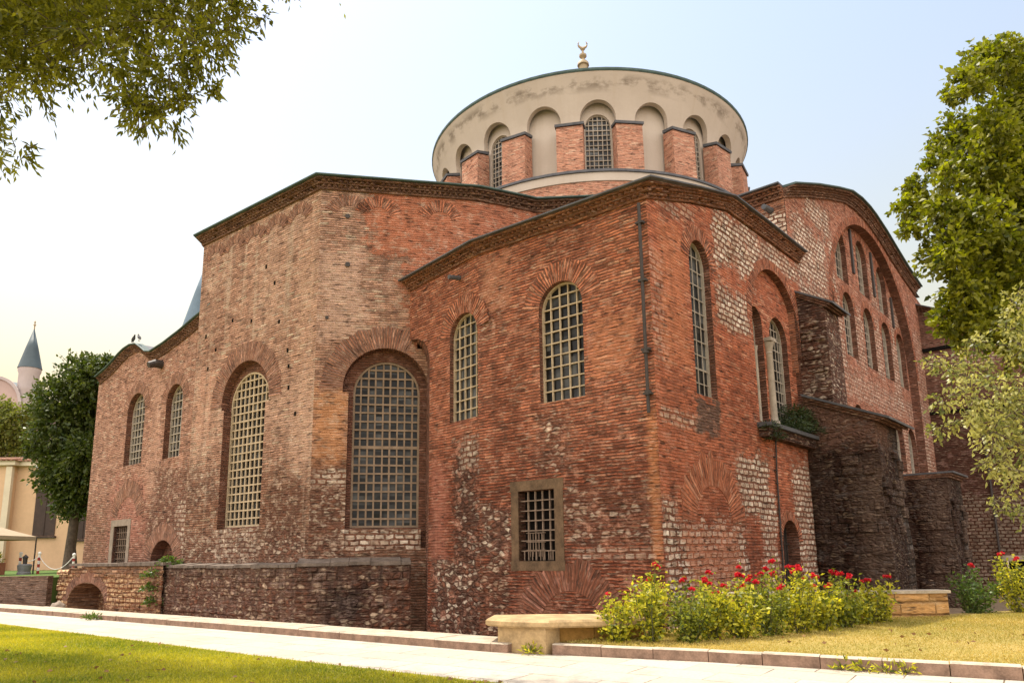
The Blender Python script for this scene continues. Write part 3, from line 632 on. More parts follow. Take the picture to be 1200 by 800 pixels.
# --- north chapel (faces S-K and K-nave, and the slanting face towards the apse)
mb = MB()
bw1 = arch(-3.72,-2.16,5.86,8.55); blow = [(-4.60,1.48),(-3.30,1.48),(-3.30,3.43),(-4.60,3.43)]
panel(mb, Bw, [(-6.134,GZ),(0,GZ),(0,10.85),(-6.134,11.05)], [bw1, blow], 0, 0)
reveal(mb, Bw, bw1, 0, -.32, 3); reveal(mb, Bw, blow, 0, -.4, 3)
bw2 = arch(-1.56,-.06,5.84,8.58)
notch = [(-2.74,GZ),(-.0,GZ),(0,11.05),(-4.055,11.05),(-4.055,9.2),(-3.5,9.12),(-3.1,8.92),(-2.85,8.6),(-2.74,8.2)]
panel(mb, BLw, notch, [bw2], 0, 1); reveal(mb, BLw, bw2, 0, -.32, 3)
for a, b in zip(notch[4:]+[notch[0]], notch[5:]+[notch[0]]):    # jamb of the niche cut into the corner
    if a == b: continue
    A3, B3 = BLw.at(*a), BLw.at(*b); k = -AR.n*1.6
    mb.face([A3, B3, B3+k, A3+k], [(0,a[1]),(0,b[1]),(1.6,b[1]),(1.6,a[1])], 3)
mb.face([BLw.at(-4.055,9.2), BLw.at(-4.055,11.05), BLw.at(-6,11.05), BLw.at(-6,9.2)], m=1)
cw1 = arch(2.24,3.52,5.95,9.85,10.62); cbig = arch(6.45,10.72,5.72,9.2,11.35); cdoor = arch(7.55,8.95,GZ+.02,1.95,2.68)
panel(mb, Cw, [(0,GZ),(11.05,GZ),(11.05,12.4),(8,12.35),(5.0,12.3),(2.5,11.65),(0,10.85)], [cw1,cbig,cdoor], 0, 2)
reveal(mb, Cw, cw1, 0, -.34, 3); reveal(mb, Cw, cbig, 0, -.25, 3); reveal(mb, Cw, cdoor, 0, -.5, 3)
cl_ = arch(6.8,7.85,5.72,9.25,9.8); cr_ = arch(8.45,10.05,5.72,9.02,9.85)
panel(mb, Cw, arch(6.45,10.72,5.72,9.2,11.35), [cl_,cr_], -.25, 2); reveal(mb, Cw, cl_, -.25, -.7, 3); reveal(mb, Cw, cr_, -.25, -.7, 3)
add_blocks(mb, Bw, -6.1, -4.95, GZ, 1.25, .17, .35, .035, 0, 0); add_blocks(mb, BLw, -1.2, -.05, GZ, 2.2, .17, .35, .04, 0, 1); add_blocks(mb, Bw, -2.8, -.3, 1.85, 3.3, .15, .22, .03, 0, 0); add_blocks(mb, Cw, .1, 4.4, GZ, 2.0, .19, .5, .025, 0, 2); add_blocks(mb, Cw, 4.2, 6.9, 10.7, 11.9, .17, .5, .02, 0, 2)
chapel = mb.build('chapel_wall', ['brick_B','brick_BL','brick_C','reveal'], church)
Kc = Bw.at(0,10.85)
cornice([BLw.at(-4.3,11.02), S+Vector((0,0,11.05)), Kc, Cw.at(2.5,11.68), Cw.at(5.0,12.35), Cw.at(8,12.42), Cw.at(11.3,12.45)], chapel, .42, .31, 'cornice_warm')
rf = MB()
apex = Vector((3.5,26.5,14.6)); rp = [BLw.at(-4.3,11.5), S+Vector((0,0,11.55)), Bw.at(0,11.36), Cw.at(2.5,12.15), Cw.at(5.0,12.86), Cw.at(11.3,12.95), DEw.at(-12,13.2)]
for a, b in zip(rp, rp[1:]): rf.face([a, b, apex])
rf.build('roof', 'lead', chapel)
rg = MB(); ring(rg, Bw, -2.94, 8.55, .78, .62, 8, 172); rg.build('brick_arch', 'arch', chapel)
rg = MB(); ring(rg, BLw, -.81, 8.58, .75, .6, 8, 172); rg.build('brick_arch', 'arch', chapel)
rg = MB(); ring(rg, Bw, -2.85, -.35, 1.05, .78, 12, 168, jag=.12); rg.build('brick_arch', 'arch_dark', chapel)
rg = MB(); ring(rg, Cw, 2.88, 9.85, .64, .45, 5, 175, sy=1.2); rg.build('brick_arch', 'arch', chapel)
rg = MB(); ring(rg, Cw, 8.585, 9.2, 2.135, .38, 0, 180); rg.build('brick_arch', 'arch', chapel)
rg = MB(); ring(rg, Cw, 2.85, 2.35, 1.1, .85, 5, 175, jag=.15); rg.build('brick_arch', 'arch_worn', chapel)
rg = MB(); ring(rg, Cw, 8.25, 1.95, .7, .3, 0, 180); rg.build('brick_arch', 'arch', chapel)
window(Bw, bw1, -.2, church, .30, .36, .034, .048, 'lattice', 'glass'); window(BLw, bw2, -.2, church, .30, .36, .034, .048, 'lattice', 'glass_pale')
window(Cw, cw1, -.24, church, .30, .42, .028, .04, 'lattice_white', 'glass_pale', heavy=(2,), dp=.35)
window(Cw, cl_, -.58, church, .28, .38, .03, .05, 'lattice_white', 'glass', dp=.35); window(Cw, cr_, -.5, church, .28, .38, .03, .05, 'lattice_white', 'glass', dp=.35)
# ochre framed square window low in the east face
sw = MB(); fo = [(-5.12,1.3),(-3.0,1.3),(-3.0,3.8),(-5.12,3.8)]
for q in ([(-4.9,1.22),(-2.98,1.22),(-2.98,1.48),(-4.9,1.48)], [(-4.87,1.482),(-4.60,1.482),(-4.60,3.43),(-4.87,3.43)], [(-3.30,1.482),(-3.0,1.482),(-3.0,3.43),(-3.30,3.43)], [(-4.9,3.432),(-2.98,3.432),(-2.98,3.72),(-4.9,3.72)]):
    sw.box8([Bw.at(*p,-.3) for p in q]+[Bw.at(*p,.02) for p in q])
lowwin = sw.build('window', 'frame_stone', church)
g = MB()
for k in range(1,5): u = -4.60+1.3*k/5; bars(g, Bw, (u,1.5), (u,3.42), .04, -.16, -.11)
for k in range(1,7): z = 1.48+1.95*k/7; bars(g, Bw, (-4.59,z), (-3.31,z), .032, -.12, -.08)
for k in range(1,9): u = -4.60+1.3*k/9; bars(g, Bw, (u,1.5), (u,1.74), .025, -.08, -.06)
for k in range(1,6): u = -4.35+.62*k/6; bars(g, Bw, (u,1.6), (u,2.25), .016, -.09, -.07)
for z in (1.78,2.0,2.25): bars(g, Bw, (-4.38,z), (-3.7,z), .018, -.09, -.06)
g.build('grille', 'rust_iron', lowwin)
p = MB(); panel(p, Bw, blow, off=-.3); p.build('pane', 'void', lowwin)
dm = MB(); panel(dm, Cw, cdoor, off=-.4)
for k in range(1,6): bars(dm, Cw, (7.55+1.4*k/6,GZ+.05), (7.55+1.4*k/6,2.4), .03, -.36, -.32)
for z in (-.2,.5,1.2,1.9): bars(dm, Cw, (7.57,z), (8.93,z), .03, -.35, -.31)
door = dm.build('door', 'iron', church)
# column between the paired lights, ledge below them
cm = MB(); q = Cw.at(8.13,0,-.2)
cm.lathe(q.x,q.y,[(0,5.72),(.2,5.72),(.2,5.9),(.15,5.98),(.135,6.1),(.115,8.25),(.14,8.3),(.115,8.34),(.21,8.68),(.0,8.7)],16)
cm.box(q.x,q.y,8.76,.46,.4,.12,R(49)); cm.build('column', 'marble', church, smooth=40)
cm = MB(); q = Cw.at(7.22,0,-.32); cm.lathe(q.x,q.y,[(.0,5.72),(.11,5.72),(.09,5.85),(.085,8.2),(.12,8.4),(0,8.4)],12); cm.build('column', 'marble', church, smooth=40)
lm = MB(); lm.box8([Cw.at(6.2,5.5,-.1),Cw.at(10.6,5.5,-.1),Cw.at(10.6,5.5,.45),Cw.at(6.2,5.5,.45),Cw.at(6.2,5.66,-.1),Cw.at(10.6,5.66,-.1),Cw.at(10.6,5.62,.45),Cw.at(6.2,5.62,.45)])
lm.box8([Cw.at(6.3,5.2,-.1),Cw.at(10.6,5.2,-.1),Cw.at(10.6,5.2,.3),Cw.at(6.3,5.2,.3),Cw.at(6.3,5.498,-.1),Cw.at(10.6,5.498,-.1),Cw.at(10.6,5.498,.34),Cw.at(6.3,5.498,.34)],1)
lm.build('window_ledge', ['lead','rough_brick'], church)
# chapel downpipe and cable
dp = MB(); pts = [Bw.at(-.16,z,.12) for z in (10.75,9,7,5.1)]; dp.tube(pts, .045, 8)
for z in (10.2,8.6,6.75,5.6): a = Bw.at(-.16,z,.1); dp.box(a.x,a.y,a.z,.22,.14,.06,R(-41))
for z in (6.7,5.62): a = Bw.at(-.16,z,.12); dp.tube([a-Vector((0,0,.06)),a+Vector((0,0,.06))], .085, 8)
dp.build('downpipe', 'iron', church)
cb = MB(); cb.tube([Cw.at(7.46,5.2,.06),Cw.at(7.35,4,.05),Cw.at(7.3,2,.05),Cw.at(7.2,GZ,.05)], .03, 6)
for z in np.arange(-.4,5,.42): a = Cw.at(7.33,z,.04); cb.box(a.x,a.y,a.z,.12,.08,.03,R(49))
cb.build('downpipe', 'iron', church)
lmq = MB()   # weathered lead spout stub under the roof kink
a = BLw.at(-1.0,10.6); lmq.tube([a-BLw.n*.1, a+BLw.n*.45-Vector((0,0,.08))], [.09,.07], 8); lmq.build('waterspout', 'lead', church)

# --- apse
mb = MB(); Zc = 14.72
alo = step_arch(-5.72,-2.62,2.75,7.5,.18,.2,7.3); ali = arch(-5.55,-3.02,2.8,7.45,8.68)
E3u = -7.85
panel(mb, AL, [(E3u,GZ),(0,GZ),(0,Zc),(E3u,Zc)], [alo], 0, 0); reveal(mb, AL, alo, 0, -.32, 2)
panel(mb, AL, [(-6.2,2.3),(-2.2,2.3),(-2.2,9.6),(-6.2,9.6)], [ali], -.32, 2)
aro = step_arch(.96,3.9,1.95,7.4,.2,.0,7.25)
# outer niche runs on past the corner into the chapel wall
panel(mb, AR, [(0,GZ),(4.6,GZ),(4.6,8.9),(3.5,8.9),(3.5,9.3),(5.72,9.3),(5.72,Zc),(0,Zc)], [aro], 0, 1); reveal(mb, AR, aro, 0, -.42, 2)
ari = arch(1.31,3.63,2.63,7.3,8.48)
panel(mb, AR, [(.6,1.6),(4.9,1.6),(4.9,9.4),(.6,9.4)], [ari], -.42, 2)
panel(mb, AR, [(1.15,1.9),(3.7,1.9),(3.7,2.58),(1.15,2.58)], off=-.12, m=1)      # stone apron under the window
mb.face([AR.at(1.15,2.58,-.12),AR.at(3.7,2.58,-.12),AR.at(3.7,2.58,-.45),AR.at(1.15,2.58,-.45)], m=2)
mb.face([AR.at(3.7,1.9,-.12),AR.at(3.7,1.9,-.45),AR.at(3.7,2.58,-.45),AR.at(3.7,2.58,-.12)], m=2)
E2 = AR.at(5.72,0); W2 = Wall(E2,25,5.72); E2b = W2.at(2.42,0); W3 = Wall(E2b,-4,8.2); E4 = W3.at(3.2,0)
panel(mb, W2, [(0,9.3),(2.42,9.3),(2.42,Zc),(0,Zc)], off=0, m=1); panel(mb, W3, [(0,9.3),(3.2,9.3),(3.2,Zc),(0,Zc)], off=0, m=1)
E3 = AL.at(E3u,0); W0 = Wall(E3,-37.5-52)
panel(mb, W0, [(-7,GZ),(0,GZ),(0,Zc),(-7,Zc)], off=0, m=0)
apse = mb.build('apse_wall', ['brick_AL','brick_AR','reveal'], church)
zc = Vector((0,0,Zc))
cpts = [W0.at(-7,Zc), E3+zc, E1+zc, E2+zc, W2.at(1.3,Zc), E2b+zc, E4+zc]
cornice(cpts, apse, .46, .33, 'cornice', 'green_edge')
rf = MB(); apx = Vector((-5.0,31.5,18.0)); up = Vector((0,0,.5))
for a, b in zip(cpts, cpts[1:]): rf.face([a+up, b+up, apx])
rf.build('roof', 'lead', apse)
for W, c, zs, r, t in ((AL,-4.17,7.5,1.55,.75), (AR,2.43,7.4,1.47,.78)):
    rg = MB(); ring(rg, W, c, zs, r, t, -2, 182 if W is AL else 150) if W is AL else ring(rg, W, c, zs, r, t, 62, 180); rg.build('brick_arch', 'arch_pale', apse)
for W, cs, mt in ((AL,(-6.9,-5.5,-4.1,-2.7,-1.3),'arch_pale'), (AR,(2.05,4.3),'arch'),):
    for c in cs:
        rg = MB(); ring(rg, W, c, 13.72, .45, .42, 20, 160, n=20, off=.012); rg.build('brick_arch', mt, apse)
rg = MB(); ring(rg, AR, 1.0, 13.72, .45, .42, 20, 160, n=20, off=.012); rg.build('brick_arch', 'arch_pale', apse)
window(AL, ali, -.38, church, .27, .31, .052, .07, 'lattice'); window(AR, ari, -.5, church, .255, .305, .058, .07, 'lattice_brown', heavy=(9,))
for u, z in ((-7.2,10.6),(-6.4,9.9),(-5.3,10.9),(-4.0,10.6),(-2.6,11.8),(-1.6,9.0),(-1.5,8.4),(-1.45,7.6),(-2.2,10.2),(-6.9,9.2),(-3.2,12.6),(-1.0,6.6)):
    q = [(u-.05,z-.08),(u+.05,z-.08),(u+.05,z+.07),(u-.05,z+.07)]; hl = MB(); hl.box8([AL.at(*p,-.03) for p in q]+[AL.at(*p,.012) for p in q]); hl.build('putlog_hole', 'void', apse)
for u, z, r in ((.95,13.75,.085),(1.0,11.9,.09),(.35,9.9,.06)):
    a = AR.at(u,z,0); hs = MB(); hs.tube([a-AR.n*.05,a+AR.n*.05], r, 10); hs.build('spout_stub', 'iron', apse)

# --- plinth round the apse foot
pl = MB(); n1 = AL.at(E3u-.3,0,.6); 
def mitre(a, b, off):   # corner of AL / AR plinth fronts
    h = AL.n+AR.n; return E1 + h/ h.dot(AL.n)*off
pc = mitre(AL,AR,.62); pe = AR.at(3.35,0,.62)
poly = [(n1.x,n1.y),(pc.x,pc.y),(pe.x,pe.y),(AR.at(4.4,0,-.5).x,AR.at(4.4,0,-.5).y),(E1.x+.3,E1.y+.6),(AL.at(E3u-.3,0,-.4).x,AL.at(E3u-.3,0,-.4).y)]
L1 = (pc-n1).length; L2 = (pe-pc).length
def strip(mb, a, b, z0, z1, ua, ub, m=0): mb.face([(a.x,a.y,z0),(b.x,b.y,z0),(b.x,b.y,z1),(a.x,a.y,z1)], [(ua,z0),(ub,z0),(ub,z1),(ua,z1)], m)
strip(pl, n1, pc, GZ, 1.34, -L1, 0); strip(pl, pc, pe, GZ, 1.40, 0, L2); strip(pl, pe, AR.at(3.35,0,-.4), GZ, 1.4, L2, L2+1)
pl.face([AL.at(E3u-.3,1.46,-.1), AL.at(E3u-.3,1.34,.66), pc+Vector((0,0,1.36)), E1+Vector((0,0,1.5))], m=1)
PLA = Wall(n1, -37.5, -L1); add_blocks(pl, PLA, 0, L1, GZ, 1.3, .25, .55, .07); PRA = Wall(pc, 10.5, 0); add_blocks(pl, PRA, 0, L2-.02, GZ, 1.34, .22, .6, .08)
plo = pl.build('plinth', ['plinth','plinth'], church)
cp = MB(); slab_run(cp, n1, pc, 1.33, 1.34, .55, .07, .10, .12, .9)
slab_run(cp, pc, pe, 1.38, 1.40, .75, .09, .11, .22, .8); cp.build('coping', 'dark_coping', plo)
# plinth before the south chapel, with an arched vault
P1 = Vector((-20.25,33.45,0)); P2 = Vector((-13.45,28.75,0)); angP = math.degrees(math.atan2(P2.y-P1.y,P2.x-P1.x)); PW = Wall(P1, angP); LP = (P2-P1).length
pm = MB(); va = arch(.95,4.1,GZ+.02,-.15,.72)
panel(pm, PW, [(0,GZ),(LP,GZ),(LP,1.42),(2.2,1.42),(2.2,1.36),(0,1.22)], [va], 0, 0); reveal(pm, PW, va, 0, -1.3, 0); panel(pm, PW, va, off=-1.3, m=0)
strip(pm, PW.at(0,0,-6), PW.at(0,0,0), GZ, 1.22, 20, 26, 0)
pm.face([PW.at(0,1.22), PW.at(2.2,1.36), PW.at(2.2,1.36,-6), PW.at(0,1.22,-6)], m=1); pm.face([PW.at(2.2,1.42), PW.at(LP,1.42), PW.at(LP,1.42,-6), PW.at(2.2,1.42,-6)], m=1)
add_blocks(pm, PW, 0, .8, GZ, 1.15, .26, .75, .09); add_blocks(pm, PW, 4.3, LP, GZ, 1.3, .26, .7, .08); add_blocks(pm, PW, .2, LP, .95, 1.36, .16, .5, .06)
pw = pm.build('plinth', ['plinth_warm','plinth'], church)
cp = MB(); 
slab_run(cp, PW.at(1.0,0), PW.at(LP+.1,0), 1.42, 1.43, .9, .1, .13, .02, 1.3); cp.build('coping', 'dark_coping', pw)
cp = MB(); sweep(cp, [PW.at(0,1.05), PW.at(1.0,1.06)], [(-.3,0),(.1,0),(.12,.1),(.06,.2),(-.5,.24)]); cp.build('coping', 'plinth_warm', pw)
rg = MB(); ring(rg, PW, 2.525, -.15, 1.6, .42, 5, 175, sy=.56); rg.build('brick_arch', 'arch_pale', pw)

# --- south chapel (left in the picture) with its waving roof line
top = [(-32.2,10.45),(-31.3,10.62),(-30.0,10.86),(-29.2,11.08),(-28.5,11.32),(-27.9,11.46),(-27.2,11.52),(-26.5,11.42),(-25.9,11.12),(-25.4,10.84),(-24.85,10.72),(-23.5,10.86),(-21.9,11.12),(-20.5,11.42),(-19.2,11.65)]
mb = MB(); a1 = arch(-27.5,-25.55,6.0,8.4,9.42); a2 = arch(-23.35,-21.75,5.95,8.35,9.22); alw = [(-27.9,1.42),(-26.35,1.42),(-26.35,3.2),(-27.9,3.2)]; anc = arch(-23.75,-21.6,1.2,1.5,2.45)
panel(mb, Aw, [(-31.5,GZ),(-19.2,GZ),(-19.2,11.65)]+top[-2:0:-1]+[(-31.5,10.6)], [a1,a2,alw,anc], 0, 0)
for q, d in ((a1,-.42),(a2,-.42),(alw,-.3),(anc,-.5)): reveal(mb, Aw, q, 0, d, 1)
panel(mb, Aw, anc, off=-.5, m=1)
WS = Wall(Aw.at(-31.5,0)+Vector((math.cos(R(49)),math.sin(R(49)),0))*13, 49-180)
panel(mb, WS, [(0,GZ),(13,GZ),(13,10.6),(0,10.6)], m=0)
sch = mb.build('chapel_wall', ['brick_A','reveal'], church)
cornice([Aw.at(u,z-.02) for u,z in top[1:]], sch, .4, .26, 'cornice', 'green_edge')
rf = MB(); back = [Aw.at(u,z+.4,-13) for u,z in top[1:]]; fr = [Aw.at(u,z+.36,-.02) for u,z in top[1:]]
for i in range(len(fr)-1): rf.face([fr[i],fr[i+1],back[i+1],back[i]])
rf.build('roof', 'lead', sch)
for c, zs, r in ((-26.525,8.4,1.0),(-22.55,8.35,.84)):
    rg = MB(); ring(rg, Aw, c, zs, r, .5, 5, 175); rg.build('brick_arch', 'arch_pale', sch)
rg = MB(); ring(rg, Aw, -22.67, 1.5, 1.1, .7, 5, 175, sy=.88); rg.build('brick_arch', 'arch_pale', sch)
rg = MB(); ring(rg, Aw, -26.6, 3.4, 1.1, .8, 10, 170, jag=.1); rg.build('brick_arch', 'arch_pale', sch)
window(Aw, a1, -.3, church, .32, .36, .038, .06, 'lattice_white', 'glass_pale'); window(Aw, a2, -.3, church, .30, .36, .038, .06, 'lattice_white', 'glass_pale')
sw = MB()
for q in ([(-28.25,1.3),(-27.9,1.3),(-27.9,3.2),(-28.25,3.2)],[(-26.35,1.3),(-26.05,1.3),(-26.05,3.2),(-26.35,3.2)],[(-28.25,3.202),(-26.05,3.202),(-26.05,3.5),(-28.25,3.5)]):
    sw.box8([Aw.at(*p,-.2) for p in q]+[Aw.at(*p,.03) for p in q])
w_ = sw.build('window', 'white_stone', church); g = MB()
for k in range(1,7): u = -27.9+1.55*k/7; bars(g, Aw, (u,1.43), (u,3.19), .04, -.2, -.16)
for k in range(1,6): z = 1.42+1.78*k/6; bars(g, Aw, (-27.9,z), (-26.36,z), .03, -.17, -.13)
g.build('grille', 'rust_iron', w_); p = MB(); panel(p, Aw, alw, off=-.28); p.build('pane', 'void', w_)
sp = MB(); a = Aw.at(-24.1,10.35); sp.tube([a-Aw.n*.1, a+Aw.n*.3, a+Aw.n*.6-Vector((0,0,.12))], [.2,.19,.14], 10); sp.build('waterspout', 'iron', church)

# --- nave: north wall with the great lunette, east wall, body
mb = MB()
gt = [(10.4,14.85),(13.2,15.9),(16.0,16.85),(18.1,17.5),(19.6,17.72),(20.9,17.77),(22.0,17.7),(23.8,17.45),(25.8,17.05),(27.7,16.7),(29.5,16.45),(30.6,16.3),(32.2,16.1)]
lun = [(14.95,4.)] + [(28.9,4.)] + [(21.92+6.98*math.cos(math.pi*k/32), 10.9+6.4*math.sin(math.pi*k/32)) for k in range(33)]
panel(mb, Cw, [(11.05,GZ),(32.2,GZ)]+gt[::-1]+[(10.4,12.6),(11.05,12.6)], [lun], 0, 0); reveal(mb, Cw, lun, 0, -.42, 2)
ups = [arch(c-.85,c+.85,z0,z1-.85) for c, z0, z1 in ((18.35,13.85,16.4),(21.75,14.0,16.9),(25.1,13.85,16.5))]
los = [arch(c-.85,c+.85,10.3,12.5,13.45) for c in (15.9,18.75,21.85,24.95,27.75)]
lo2 = [arch(c-.85,c+.85,5.6,7.2,8.1) for c in (18.75,21.85,25.4,28.0)]
panel(mb, Cw, [(14.6,3.9),(29.3,3.9)]+[(21.92+7.3*math.cos(math.pi*k/24), 10.9+6.55*math.sin(math.pi*k/24)) for k in range(25)], ups+los+lo2, -.42, 0)
for q in ups+los+lo2: reveal(mb, Cw, q, -.42, -.85, 2)
panel(mb, DEw, [(-15.5,8),(-.02,8),(-.02,14.85),(-15.5,14.85)], off=0, m=1)
nave = mb.build('nave_wall', ['brick_D','brick_DE','reveal'], church)
cornice([Cw.at(u,z-.02) for u,z in gt[:-1]], nave, .5, .42, 'cornice', 'green_edge')
cornice([DEw.at(-15.5,14.83), DEw.at(-.02,14.83)], nave, .5, .42, 'cornice_warm', 'lead')
for q in ups+los+lo2: window(Cw, q, -.7, church, .34, .40, .036, .06, 'lattice_white', 'glass', dp=.3)
rg = MB(); ring(rg, Cw, 21.92, 10.9, 6.98, .38, 0, 180, sy=.917, n=90); rg.build('brick_arch', 'arch', nave)
for q in ups+los:
    c = (q[0][0]+q[1][0])/2; zs = q[2][1]; rg = MB(); ring(rg, Wall(Cw.at(0,0,-.42),49), c, zs, .9, .35, 0, 180, n=20); rg.build('brick_arch', 'arch', nave)
for u, z0, z1 in ((20.05,14.7,16.95),(23.4,14.4,16.8),(26.6,13.5,15.2)): tb = MB(); bars(tb, Cw, (u,z0), (u,z1), .22, -.45, -.33); tb.build('dark_slot', 'iron', nave)  # flat dark strips drawn in for the dark slots beside the upper windows
rf = MB()    # nave roof runs back to the drum base
bk = [Cw.at(u, min(z+.9, 17.6), -9) for u,z in gt]; ft = [Cw.at(u, z+.5, -.02) for u,z in gt]
for i in range(len(gt)-1): rf.face([ft[i],ft[i+1],bk[i+1],bk[i]])
for i in range(len(gt)-1): rf.face([bk[i],bk[i+1],bk[i+1]-Cw.n*23,bk[i]-Cw.n*23])
rf.face([DEw.at(0,15.36),DEw.at(-15.5,15.36),DEw.at(-15.5,15.9,-9),DEw.at(-9,15.8,-2.5)])
rf.build('roof', 'lead', nave)
bd = MB()    # far sides of the nave body
q = [Cw.at(11.2,0,-32), Cw.at(45,0,-32), Cw.at(45,0,-.3), Cw.at(32.2,0,-.3), Cw.at(32.2,0,-1), Cw.at(11.3,0,-16)]
for a, b in ((0,1),(1,2),(5,0)): strip(bd, q[b], q[a], GZ, 15.5, 0, 30)
bd.build('nave_wall', 'brick_D', church)
sp = MB(); a = DEw.at(-.55,14.5); sp.tube([a-DEw.n*.1,a+DEw.n*.7-Vector((0,0,.1))], [.13,.1], 10); sp.build('waterspout', 'lead', church)
# lead and stone step behind the apse roof
st = MB(); a, b = W3.at(-1.4,0,-1.6), W3.at(1.6,0,-1.6)
sweep(st, [a+Vector((0,0,15.55)), b+Vector((0,0,15.55))], [(-.5,0),(.0,0),(.02,.32),(.14,.34),(.14,.46),(-.5,.5)]); st.build('parapet', 'stucco', church)

# --- transept block far right
Ew = Wall(Cw.at(31.0,0),-41); mb = MB()
panel(mb, Ew, [(0,GZ),(8.5,GZ),(8.5,11.2),(0,15.3)], [[(2.75,GZ+.02),(4.4,GZ+.02),(4.4,1.0),(2.75,1.0)]], 0, 0)
EN = Wall(Ew.at(8.5,0),49); panel(mb, EN, [(0,GZ),(12,GZ),(12,11.2),(0,11.2)])
panel(mb, Ew, [(2.75,GZ+.02),(4.4,GZ+.02),(4.4,1.0),(2.75,1.0)], off=-.6, m=1)
for z0, z1, o in ((12.9,13.1,.1),(9.2,9.36,.08)):
    mb.box8([Ew.at(0,z0,-.1),Ew.at(8.4,z0,-.1),Ew.at(8.4,z0,o),Ew.at(0,z0,o),Ew.at(0,z1,-.1),Ew.at(8.4,z1,-.1),Ew.at(8.4,z1,o),Ew.at(0,z1,o)], 1) if z0 < 11 else mb.box8([Ew.at(0,z0,-.1),Ew.at(4.3,z0,-.1),Ew.at(4.3,z0,o),Ew.at(0,z0,o),Ew.at(0,z1,-.1),Ew.at(4.3,z1,-.1),Ew.at(4.3,z1,o),Ew.at(0,z1,o)], 1)
tz = mb.build('transept_wall', ['brick_E','void'], church)
cornice([Ew.at(0,15.3),Ew.at(8.7,11.1)], tz, .5, .35, 'cornice', 'lead')
rf = MB(); rf.face([Ew.at(0,15.8),Ew.at(8.6,11.6),EN.at(12,11.6),Ew.at(0,15.8)+EN.d*12]); rf.build('roof', 'lead', tz)
ln = MB(); ln.box8([Ew.at(2.55,1.0,-.1),Ew.at(4.6,1.0,-.1),Ew.at(4.6,1.0,.12),Ew.at(2.55,1.0,.12),Ew.at(2.55,1.3,-.1),Ew.at(4.6,1.3,-.1),Ew.at(4.6,1.3,.12),Ew.at(2.55,1.3,.12)]); ln.build('lintel', 'marble', tz)
dpp = MB(); dpp.tube([Ew.at(2.5,z,.1) for z in (9,5,GZ)], .06, 8); dpp.build('downpipe', 'iron', church)

# --- buttresses on the north side
def buttress(u0, u1, w, z_in, z_out, ov, mat, slope=0, taper=.0, nsub=7):
    W = Wall(Cw.at(u0,0),-41); mb = MB()
    def corner(u, o, z): return W.at(o, z, -(u-u0))
    # rough masonry: stacked courses with small random offsets
    zs = np.linspace(GZ, 1, 2).tolist()
    N = nsub; prev = None
    for k in range(N+1):
        t = k/N; o = w + taper*(1-t) + random.uniform(-.05,.05)*(0 < k < N); e = random.uniform(-.04,.04)*(0 < k < N)
        zi, zo = GZ+(z_in-GZ)*t, GZ+(z_out-GZ)*t
        ringp = [corner(u0+e,-.05,zi), corner(u0+e,o,zo), corner(u1,o,zo), corner(u1,-.05,zi)]
        uvs = [(0,zi),(o,zo),(o+u1-u0,zo),(2*o+u1-u0,zi)]
        if prev:
            pr, pu = prev
            for i in range(3): mb.face([pr[i],pr[i+1],ringp[i+1],ringp[i]], [pu[i],pu[i+1],uvs[i+1],uvs[i]])
        prev = (ringp, uvs)
    if mat == 'dark_stone':
        Wb = Wall(Cw.at(u0,0),-41); add_blocks(mb, Wb, .05, w-.1, GZ, z_out-.9, .34, .5, .075, .03); add_blocks(mb, Wall(Wb.at(w+.02,0,.0),49), .05, u1-u0-.05, GZ, z_out-.9, .34, .5, .08, .1*0+.06)
    else: add_blocks(mb, Wall(Cw.at(u0,0),-41), .05, w-.05, 6.4, z_out-.1, .17, .5, .06, .02)
    o = mb.build('buttress', mat, church)
    c = MB(); E_ = ov
    def slab(za, zb, e, m=0):
        a = [corner(u0-e*.35,-.02,z_in+za), corner(u0-e*.35,w+e,z_out-slope*e+za), corner(u1+e,w+e,z_out-slope*e+za), corner(u1+e,-.02,z_in+za)]
        c.box8([p for p in a]+[p+Vector((0,0,zb-za)) for p in a], m)
    slab(.002,.09,E_*.35,1); slab(.092,.18,E_*.65,1); slab(.182,.26,E_,0)
    c.build('cap', ['lead','cornice'], o); return o
buttress(10.72,12.3,.95,10.95,10.35,.36,'rough_brick',.4)
buttress(10.5,13.2,2.3,6.95,5.95,.5,'dark_stone',.35, .16, 9)
buttress(20.4,23.2,2.4,4.72,4.72,.3,'dark_stone',.0, .1)

# --- drum and dome
DC = (5.105,44.30)
dr = empty('drum_tmp', (0,0,0), 'x', 'x') if False else None
def flare(z): return 0 if z < 23.7 else .80*((z-23.7)/2.6)**1.4
DW = Drum(DC, 9.2, flare)
NP = 20; TH0 = R(-92.4); STEP = 2*math.pi/NP
holes, blind, glazed = [], [], []
for k in range(NP):
    t = TH0+STEP*k; t = (t+math.pi*2) % (math.pi*2); c = t*9.2
    holes.append(arch(c-.94,c+.94,21.05,24.1,25.0, 16)); (glazed if k % 2 == 0 else blind).append(c)
mb = MB(); circ = 2*math.pi*9.2
